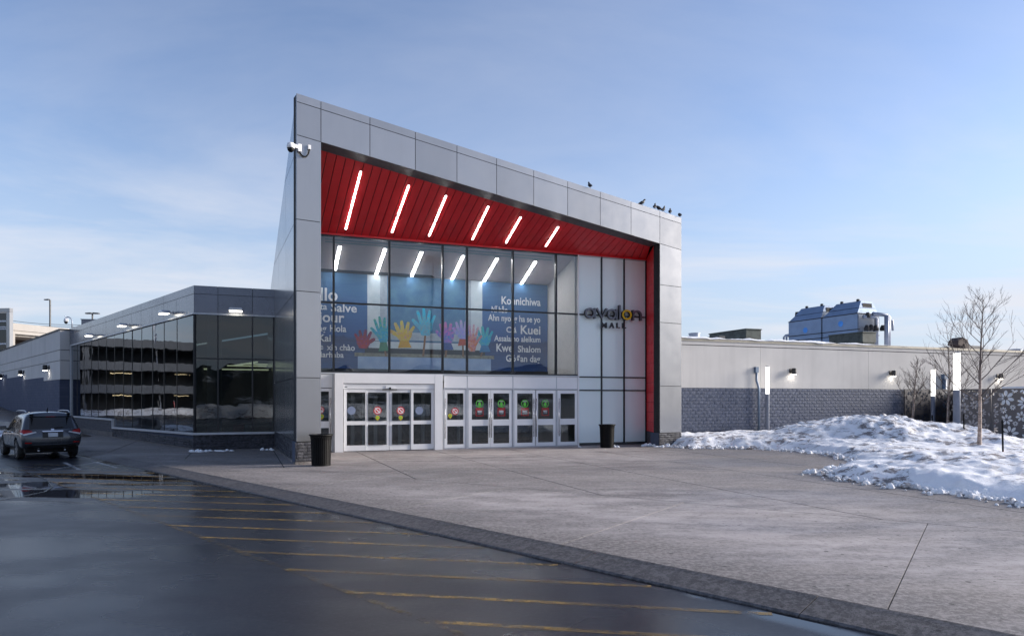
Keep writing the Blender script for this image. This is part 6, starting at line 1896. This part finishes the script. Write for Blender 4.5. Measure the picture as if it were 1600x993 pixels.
for sd_ in (-1, 1):
    t = decal('tail_lamp', [(sd_ * .60, .99), (sd_ * .93, .96), (sd_ * .90, 1.12), (sd_ * .66, 1.07)], M['tail_red'], car, out=.016)
    decal('tail_lens', [(sd_ * .50, 1.01), (sd_ * .90, .90), (sd_ * .93, .96), (sd_ * .54, 1.04)], M['tail_white'], car, out=.018)
    decal('tail_lamp', [(.12, 1.0), (.42, 1.02), (.55, 1.11), (.10, 1.12)], M['tail_red'], car, side=sd_, out=.010)
    decal('tail_lens', [(.12, .94), (.30, .97), (.42, 1.02), (.12, 1.0)], M['tail_white'], car, side=sd_, out=.011)
    decal('reflector', [(sd_ * .66, .61), (sd_ * .86, .61), (sd_ * .87, .65), (sd_ * .66, .65)], M['tail_red'], car, out=.010)
    # side glass: three lights with pillars between
    for ys in (((.62, 1.16), (1.22, 1.15), (1.20, 1.50), (.86, 1.47)), ((1.30, 1.14), (2.12, 1.11), (2.05, 1.51), (1.28, 1.51)), ((2.20, 1.11), (3.10, 1.09), (2.72, 1.42), (2.14, 1.50))):
        decal('side_window', list(ys), M['car_glass'], car, side=sd_, out=.006)
    decal('window_trim', [(.60, 1.115), (3.15, 1.055), (3.15, 1.08), (.60, 1.14)], M['chrome'], car, side=sd_, nx=18, ny=1, out=.008)
    decal('sill_trim', [(1.50, .36), (3.42, .36), (3.42, .44), (1.50, .44)], M['car_trim'], car, side=sd_, nx=12, ny=2, out=.02)
    for y0 in (1.55, 2.42):
        decal('door_seam', [(y0 - .30, .45), (y0 - .285, .45), (y0 - .255, 1.08), (y0 - .27, 1.08)], M['car_trim'], car, side=sd_, nx=1, ny=8, out=.004)
        p = W(sd_ * .985, y0, .99)
        MB().tube([p + chead * -.1 + cright * sd_ * .0, p + cright * sd_ * .03 - chead * .07, p + cright * sd_ * .03 + chead * .07, p + chead * .1], .016, 8).build('door_handle', M['chrome'], car, smooth=True)
    # mirror
    q = W(sd_ * 1.09, 2.98, 1.13)
    mi = MB()
    mi.rings([[q + cright * x * sd_ + chead * yy + Vector((0, 0, z)) for yy, z in ((-.06, -.075), (-.06, .075), (.05, .06), (.08, 0), (.05, -.06))] for x in (-.11, -.09, .08, .11)])
    mm = mi.build('mirror', M['car'], car, bevel=.02)
    MB().tube([q - cright * sd_ * .2 + Vector((0, 0, -.06)), q - cright * sd_ * .08 + Vector((0, 0, -.03))], .03, 6).build('mirror_stalk', M['car_trim'], mm)
    # roof rail
    rail = [W(sd_ * .70, y, z) for y, z in ((.80, 1.73), (.92, 1.785), (1.1, 1.80), (1.9, 1.80), (2.4, 1.785), (2.6, 1.75), (2.68, 1.71))]
    MB().tube(rail, .022, 8).build('roof_rail', M['lamp_body'], car, smooth=True)
decal('bumper_skirt', [(-.78, .44), (.78, .44), (.74, .58), (-.74, .58)], M['car_trim'], car, out=.016)
decal('bumper_strip', [(-.62, .545), (.62, .545), (.68, .585), (-.68, .585)], M['chrome'], car, nx=14, ny=1, out=.030)
decal('gate_strip', [(-.32, 1.03), (.32, 1.03), (.34, 1.07), (-.34, 1.07)], M['chrome'], gate, nx=8, ny=1, out=.035)
decal('plate_recess', [(-.33, .81), (.33, .81), (.33, 1.02), (-.33, 1.02)], M['car_trim'], gate, out=.016)
pl = decal('licence_plate', [(-.155, .84), (.155, .84), (.155, .99), (-.155, .99)], M['plate'], gate, out=.026)
decal('badge', [(-.05, 1.085), (.05, 1.085), (.05, 1.14), (-.05, 1.14)], M['chrome'], gate, nx=2, ny=2, out=.02)
wz = [(0.0, 1.16), (.16, 1.185), (.36, 1.19)]
pts = []
for x, z in wz:
    h = bvh.ray_cast(W(x, -2, z), chead); pts.append(h[0] - chead * .03)
MB().tube(pts, .014, 6).build('wiper', M['car_trim'], car)
MB().tube([W(0, 1.0, 1.79), W(0, .94, 1.84), W(0, .86, 1.92)], [.03, .02, .008], 8).build('aerial', M['car_trim'], car)
MB().box(-.1, .1, -.1, .1, 0, .1)
m = MB(); m.hexa([W(-.8, .35, .25), W(.8, .35, .25), W(.8, 4.5, .25), W(-.8, 4.5, .25), W(-.7, .35, .42), W(.7, .35, .42), W(.7, 4.5, .42), W(-.7, 4.5, .42)])
m.build('underbody', M['car_trim'], car)
m = MB(); m.hexa([W(-.8, .34, .24), W(.8, .34, .24), W(.8, .7, .24), W(-.8, .7, .24), W(-.84, .20, .47), W(.84, .20, .47), W(.84, .7, .47), W(-.84, .7, .47)])
m.build('valance', M['car_trim'], car)
for sd_ in (-1, 1):
    MB().tube([W(sd_ * .42, .6, .33), W(sd_ * .42, .12, .33)], .035, 10).build('exhaust', M['chrome'], car, smooth=True)
for y in (RAX, RAX + 2.9):
    for sd_ in (-1, 1):
        c = W(sd_ * .86, y, .375)
        def wr(prof, n_=32): return [[c + cright * sd_ * x + (chead * math.cos(t * 2 * math.pi / n_) + Vector((0, 0, math.sin(t * 2 * math.pi / n_)))) * r for t in range(n_)] for x, r in prof]
        wh = MB().rings(wr([(-.11, .26), (-.12, .34), (-.09, .372), (.08, .372), (.115, .345), (.118, .28), (.09, .265)])).build('wheel', M['tyre'], car, smooth=True)
        MB().rings(wr([(.085, .272), (.105, .268), (.10, .245), (.05, .235)]), cap=True).build('rim', M['rim'], wh, smooth=False)
        m = MB()
        for k in range(6):
            a = k * math.pi / 3
            e = chead * math.cos(a) + Vector((0, 0, math.sin(a))); f = -chead * math.sin(a) + Vector((0, 0, math.cos(a)))
            b0, b1 = c + cright * sd_ * .085 + e * .03, c + cright * sd_ * .092 + e * .25
            m.hexa([b0 - f * .045, b0 + f * .045, b1 + f * .03, b1 - f * .03] + [p + cright * sd_ * .022 for p in (b0 - f * .045, b0 + f * .045, b1 + f * .03, b1 - f * .03)])
        m.rings(wr([(.08, .06), (.115, .055), (.12, .02)], 16))
        m.build('spoke', M['rim'], wh)

# ------------------------------------------------------------------ far left: garage, stair tower, lamps
gar = thing('parking_garage', P(60, 560, 92), 'concrete parking garage deck behind the beige wall', 'building')
L = Line(P(16, 0, 86).x, 86, (416, 1100)); L.nx, L.ny = (-1, .38) if False else (L.dy, -L.dx)
zc = lambda u, v: H - (v - V0) * L.Y(L.s(u)) / F
e = L.s(118)
MB().lbox(L, 0, e + 25, L.pt(0).z + zc(16, 515), zc(16, 504), -.6, .0).build('parapet_beam', M['concrete_wall'], gar)
MB().lbox(L, 0, e + 25, zc(16, 520.5), zc(16, 515) - .01, -.6, -.12).build('deck_edge', M['concrete_wall'], gar)
MB().lbox(L, .0, L.s(24), 0, zc(16, 520.5) - .01, -.8, -.05).build('pier', M['concrete_wall'], gar)
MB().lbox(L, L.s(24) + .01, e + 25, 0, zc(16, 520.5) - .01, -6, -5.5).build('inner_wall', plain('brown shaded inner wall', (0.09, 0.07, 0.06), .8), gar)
MB().lbox(L, L.s(24) + .01, e + 25, zc(16, 520) - .3, zc(16, 519) , -6, -.7).build('deck_slab', M['concrete_wall'], gar)
for u, v in ((30, 522.5), (35, 531.5)):
    MB().lbox(L, L.s(u), L.s(u + 3), zc(u, v) - .12, zc(u, v), -2.2, -1.9).build('deck_lamp', M['light_warm'], gar)
sta = thing('stair_tower', P(-5, 560, 82), 'glazed stair tower of the parking garage at the left edge', 'building')
L = Line(P(15, 0, 83).x, 83, (-1, .12)); L.nx, L.ny = -.12, -1
k = 83 / F
zc = lambda v: H - (v - V0) * k
MB().lbox(L, 0, 8, zc(487), zc(481), -.5, 0).build('roof_slab', M['panel'], sta)
MB().lbox(L, 0, .42, 0, zc(487) - .02, -.5, 0).build('corner_post', M['panel'], sta)
for v0, v1 in ((488, 500), (502.5, 509.5), (514.5, 535.5), (538, 560)):
    MB().lbox(L, .43, 8, zc(v1), zc(v0), -.2, -.1).build('window_pane', M['glass_wing'], sta)
for v0, v1 in ((500, 502.5), (509.5, 511.5), (512.5, 514.5), (535.5, 538)):
    MB().lbox(L, .43, 8, zc(v1), zc(v0), -.25, .02).build('mullion', M['alu'], sta)
MB().lbox(L, .43, 8, 0, zc(488), -.45, -.3).build('stair_core', M['concrete_wall'], sta)
def street_lamp(u, vt, Y, arms, label, r=.14):
    q = P(u, 520, Y); top = P(u, vt, Y)
    o = thing('street_lamp', Vector((q.x, q.y, 0)), label, 'lamp post', 'lamp posts beyond the left roofs')
    MB().tube([Vector((q.x, q.y, 0)), Vector((q.x, q.y, top.z))], [r, r * .9], 8).build('pole', M['reveal'], o)
    for a in arms:
        MB().hexa([Vector((q.x + x, q.y + y, top.z + z)) for x, y, z in ((a * .12, -.2, -.02), (a * .75, -.2, -.02), (a * .75, .2, -.02), (a * .12, .2, -.02), (a * .12, -.2, .14), (a * .75, -.15, .10), (a * .75, .15, .10), (a * .12, .2, .14))]).build('lamp_head', M['reveal'], o)
street_lamp(78.3, 468.5, 96, (-1,), 'tall dark lamp post with one arm above the garage', .12)
street_lamp(144.5, 490, 80, (-1, 1), 'dark lamp post with two arms above the glass wing roof', .10)
# dome camera on a bent pipe at the end of the beige wall
q = P(112.5, 510, 47); c = P(103.5, 500, 47)
o = thing('security_camera', Vector((q.x, q.y, 7)), 'small dome camera hanging from a bent pipe on the beige wall top', 'camera')
MB().tube([Vector((q.x, q.y, 6.9)), P(112.7, 502, 47), P(111, 497.5, 47), P(108, 495.3, 47), P(105, 495, 47), P(103.5, 496.5, 47)], .035, 8).build('bent_pipe', M['galv'], o, smooth=True)
MB().lathe(P(103.2, 503, 47), [(.04, .32), (.13, .2), (.14, .04), (.11, .02)], 14).build('housing', M['white'], o, smooth=True)
MB().lathe(P(103.2, 503, 47), [(.11, .018), (.10, -.06), (.04, -.11), (0, -.12)], 14).build('dome', M['black'], o, smooth=True)
MB().tube([P(102.6, 499, 47), P(102.3, 494.5, 47), P(101.8, 493, 47)], .03, 6).build('bracket', M['galv'], o)
# overhead wires
for v0, v1, lb in ((494, 505.5, 'upper thin overhead wire beyond the left roofs'), (498, 508.5, 'lower thin overhead wire beyond the left roofs')):
    a, b = P(-40, v0 - 4, 110), P(125, v1 + 2, 110)
    m = MB().tube([a.lerp(b, i / 10) - Vector((0, 0, .5 * math.sin(math.pi * i / 10))) for i in range(11)], .035, 5)
    tag(m.build('overhead_wire', M['reveal'], None), lb, 'wire', 'overhead wires')
# a bird on the wing roof
# bank of earth and snow past the car
m = MB(); rr = []
for i in range(25):
    f = i / 24
    b = LBg.pt(15 + f * 52, 0, .1); hh = .05 + 1.9 * f ** 1.0 + .12 * noise.noise((f * 9, 2, 0))
    n_ = Vector((LBg.nx, LBg.ny, 0))
    rr.append([b + Vector((0, 0, -.2)), b + Vector((0, 0, hh)), b + n_ * (2.2 + .3 * noise.noise((f * 7, 5, 0))) + Vector((0, 0, hh * .92)), b + n_ * 4.8 + Vector((0, 0, hh * .45)), b + n_ * (6.5 + .6 * noise.noise((f * 8, 1, 0))) + Vector((0, 0, -.1))])
m.rings(rr); m.build('embankment', _concrete('salted broken ground', (0.13, 0.115, 0.105), (0.24, 0.215, 0.20), .5), kind='structure', smooth=True)
bar = thing('concrete_barrier', P(6, 662, 40), 'pale concrete road barrier left of the parked car', 'barrier')
a = P(18, 640, 41); d = Vector((-.75, .66, 0)); nn = Vector((-.66, -.75, 0))
for k in range(2):
    p = a + d * (k * 3.05); p.z = 0
    pr = [(-.28, 0), (.28, 0), (.26, .10), (.12, .35), (.09, .80), (-.09, .80), (-.12, .35), (-.26, .10)]
    MB().loft([p + nn * x + Vector((0, 0, z)) for x, z in pr], [p + d * 3 + nn * x + Vector((0, 0, z)) for x, z in pr]).build('barrier_length', M['concrete_wall'], bar)
f4 = [(a.x + 1.2, a.y - 2.4), (a.x - .3, a.y - 2.2), (a.x - 3, a.y - 1.0), (a.x - 6, a.y + 1)]
snow_field('snow_bank', f4, [(a.x - 5, a.y + 2.4), (a.x + .6, a.y - .6)], [], .15, .3, 1, .5, .4, 41, 'small snow bank at the barrier left of the parked car')

# ------------------------------------------------------------------ the rest of the place, behind the camera: it shows in the glass
deck = thing('parking_deck', KD * 5 - KN * 34, 'concrete parking deck across the road, behind the viewer', 'building')
D0 = Vector((gk.x, gk.y, 0)) - KN * 36
LP = Line(D0.x, D0.y, (KD.x, KD.y)); LP.nx, LP.ny = KN.x, KN.y
M['deck_conc'] = plain('pale deck concrete', (0.11, 0.12, 0.14), 0.85, 0, 0.1, 1)
for k in range(2):
    z = k * 3.3
    if k: MB().lbox(LP, -20, 98, z - .3, z + 1.0, -.4, 0).build('deck_beam', M['deck_conc'], deck)
    MB().lbox(LP, -20, 98, z - .32, z - .05, -16, -.41).build('deck_slab', M['deck_conc'], deck)
    if k < 1:
        for j in range(13): MB().lbox(LP, -20 + j * 9.3, -19.4 + j * 9.3, z, z + 3.0, -.9, -.42).build('pier', M['deck_conc'], deck)
        for j in range(12): MB().lbox(LP, -16 + j * 9.3, -13.5 + j * 9.3, z + 2.7, z + 2.78, -5.2, -5.0).build('deck_lamp', M['light_warm'], deck)
MB().lbox(LP, -20, 98, 0, 3.3, -16.4, -16).build('rear_wall', M['deck_conc'], deck)
E0 = D0 + KD * 104
LX = Line(E0.x, E0.y, (KN.x, KN.y)); LX.nx, LX.ny = -KD.x, -KD.y
for k in range(4):
    z = k * 3.3
    if k: MB().lbox(LX, -6, 39, z - .3, z + .9, -.4, 0).build('deck_beam', M['deck_conc'], deck)
    MB().lbox(LX, -6, 39, z - .32, z - .05, -16, -.41).build('deck_slab', M['deck_conc'], deck)
    if k < 3:
        for j in range(6): MB().lbox(LX, -5.9 + j * 8.7, -5.2 + j * 8.7, z, z + 3.0, -.9, -.42).build('pier', M['deck_conc'], deck)
        if k < 2:
            for j in range(5): MB().lbox(LX, -3 + j * 8.7, -.8 + j * 8.7, z + 2.7, z + 2.78, -5.2, -5.0).build('deck_lamp', M['light_warm'], deck)
MB().lbox(LX, -6, 39, 0, 9.8, -7.4, -7).build('rear_wall', M['deck_conc'], deck)
snow_field('snow_bank', [tuple((E0 - KD * 5 + KN * a + KD * math.sin(a * .7)).xy) for a in range(39, -2, -2)], [tuple((E0 - KD * .6 - KN * 1).xy), tuple((E0 - KD * .6 + KN * 38).xy)], [], .5, .8, 1, 1.2, 1.2, 71, 'snow bank at the foot of the deck at the far end of the road')
pa = D0 + KN * 4.5
snow_field('snow_bank', [tuple((pa + KD * a + KN * (2 + .8 * math.sin(a * .4))).xy) for a in range(0, 156, 3)], [tuple((pa + KD * 153 - KN * 3).xy), tuple((pa - KN * 3).xy)], [], .5, 1.3, 1, 1.2, .7, 51, 'long snow bank in front of the deck across the road')
# stop sign and lot lamps reflected in the glass
def mirror(p, L):
    d = (p.x - L.x) * L.nx + (p.y - L.y) * L.ny
    return Vector((p.x - 2 * d * L.nx, p.y - 2 * d * L.ny, p.z))
q = mirror(P(270, 632, 72), WS)
sp_ = thing('stop_sign', Vector((q.x, q.y, ZR)), 'red stop sign standing across the road, mirrored in the wing glass', 'sign')
MB().tube([Vector((q.x, q.y, ZR)), Vector((q.x, q.y, q.z + .5))], .04, 8).build('post', M['galv'], sp_)
LQ = Line(q.x, q.y, (WS.dx, WS.dy)); LQ.nx, LQ.ny = -WS.nx * -1, -WS.ny * -1
LQ.nx, LQ.ny = (-WS.nx, -WS.ny)
oc = lambda r: [(r * math.cos(R(22.5 + 45 * i)), q.z + r * math.sin(R(22.5 + 45 * i))) for i in range(8)]
MB().slab(LQ, oc(.42), .05, .055).build('plate', M['sticker_white'], sp_)
MB().slab(LQ, oc(.385), .056, .058).build('plate', M['sticker_red'], sp_)
text(LQ, 'STOP', .30, -.30, q.z - .12, .24, .06, 'lettering', M['sticker_white'], sp_)
M['lamp_red'] = plain('dark red lamp post', (0.10, 0.035, 0.04), 0.5, 0.2)
for u, v, Y, lb in ((673, 407, 78, 'tall dark red car park lamp behind the viewer, mirrored in the entrance glass'), (243, 470, 92, 'grey car park lamp behind the viewer')):
    q = mirror(P(u, v, Y), LG if u > 400 else WS)
    o = thing('car_park_lamp', Vector((q.x, q.y, -.3)), lb, 'lamp post', 'car park lamps behind the viewer')
    MB().tube([Vector((q.x, q.y, -.3)), Vector((q.x + .3, q.y, q.z))], [.22, .13], 10).build('pole', M['lamp_red'] if u > 400 else M['galv'], o)
    for s in (-1, 1): MB().box(q.x + .3 + s * .75 - .55, q.x + .3 + s * .75 + .55, q.y - .4, q.y + .4, q.z - .25, q.z + .45).build('lamp_head', M['lamp_red'] if u > 400 else M['galv'], o, bevel=.05)
# far hill with conifers and snow, behind the viewer
def _hill():
    t = NT('wooded snowy hillside')
    n1 = t.noise(.035, 6, .65); n2 = t.noise(.25, 5, .7)
    c = t.mix(t.ramp(n2, .35, .65), (0.012, 0.018, 0.014), (0.035, 0.042, 0.032))
    c = t.mix(t.math('MULTIPLY', t.ramp(n1, .52, .60), t.ramp(n2, .42, .55)), c, (0.62, 0.65, 0.70))
    t.bs(Base_Color=c, Roughness=.95)
    return t.m
m = MB(); rr = []; NA = 220
for i in range(NA + 1):
    a = R(142 + 256 * i / NA)                     # bearing round the back of the viewer
    cc, ss = math.cos(a), math.sin(a)
    fade = min(1, i / 20, (NA - i) / 20)
    hh = (15 + 13 * noise.noise((i * .045, 1, 0)) + 9 * noise.noise((i * .16, 4, 0)) + 3.2 * noise.noise((i * .9, 7, 0))) * fade
    rr.append([Vector((cc * 190, ss * 190, -.4)), Vector((cc * 230, ss * 230, max(0, hh * .45))), Vector((cc * 270, ss * 270, max(0, hh) + 1.8 * abs(noise.noise((i * 2.3, 9, 0))))), Vector((cc * 300, ss * 300, max(0, hh * .9))), Vector((cc * 420, ss * 420, -.4))])
m.rings(rr, cap=False); m.build('hill', _hill(), kind='structure')
snow_field('snow_bank', [(-6 + 2.0 * i, -22 + 1.2 * math.sin(i)) for i in range(30)][::-1], [(-6, -27), (52, -27)], [], .5, 1.5, 1, 1.2, .6, 61, 'long snow bank across the car park behind the viewer')
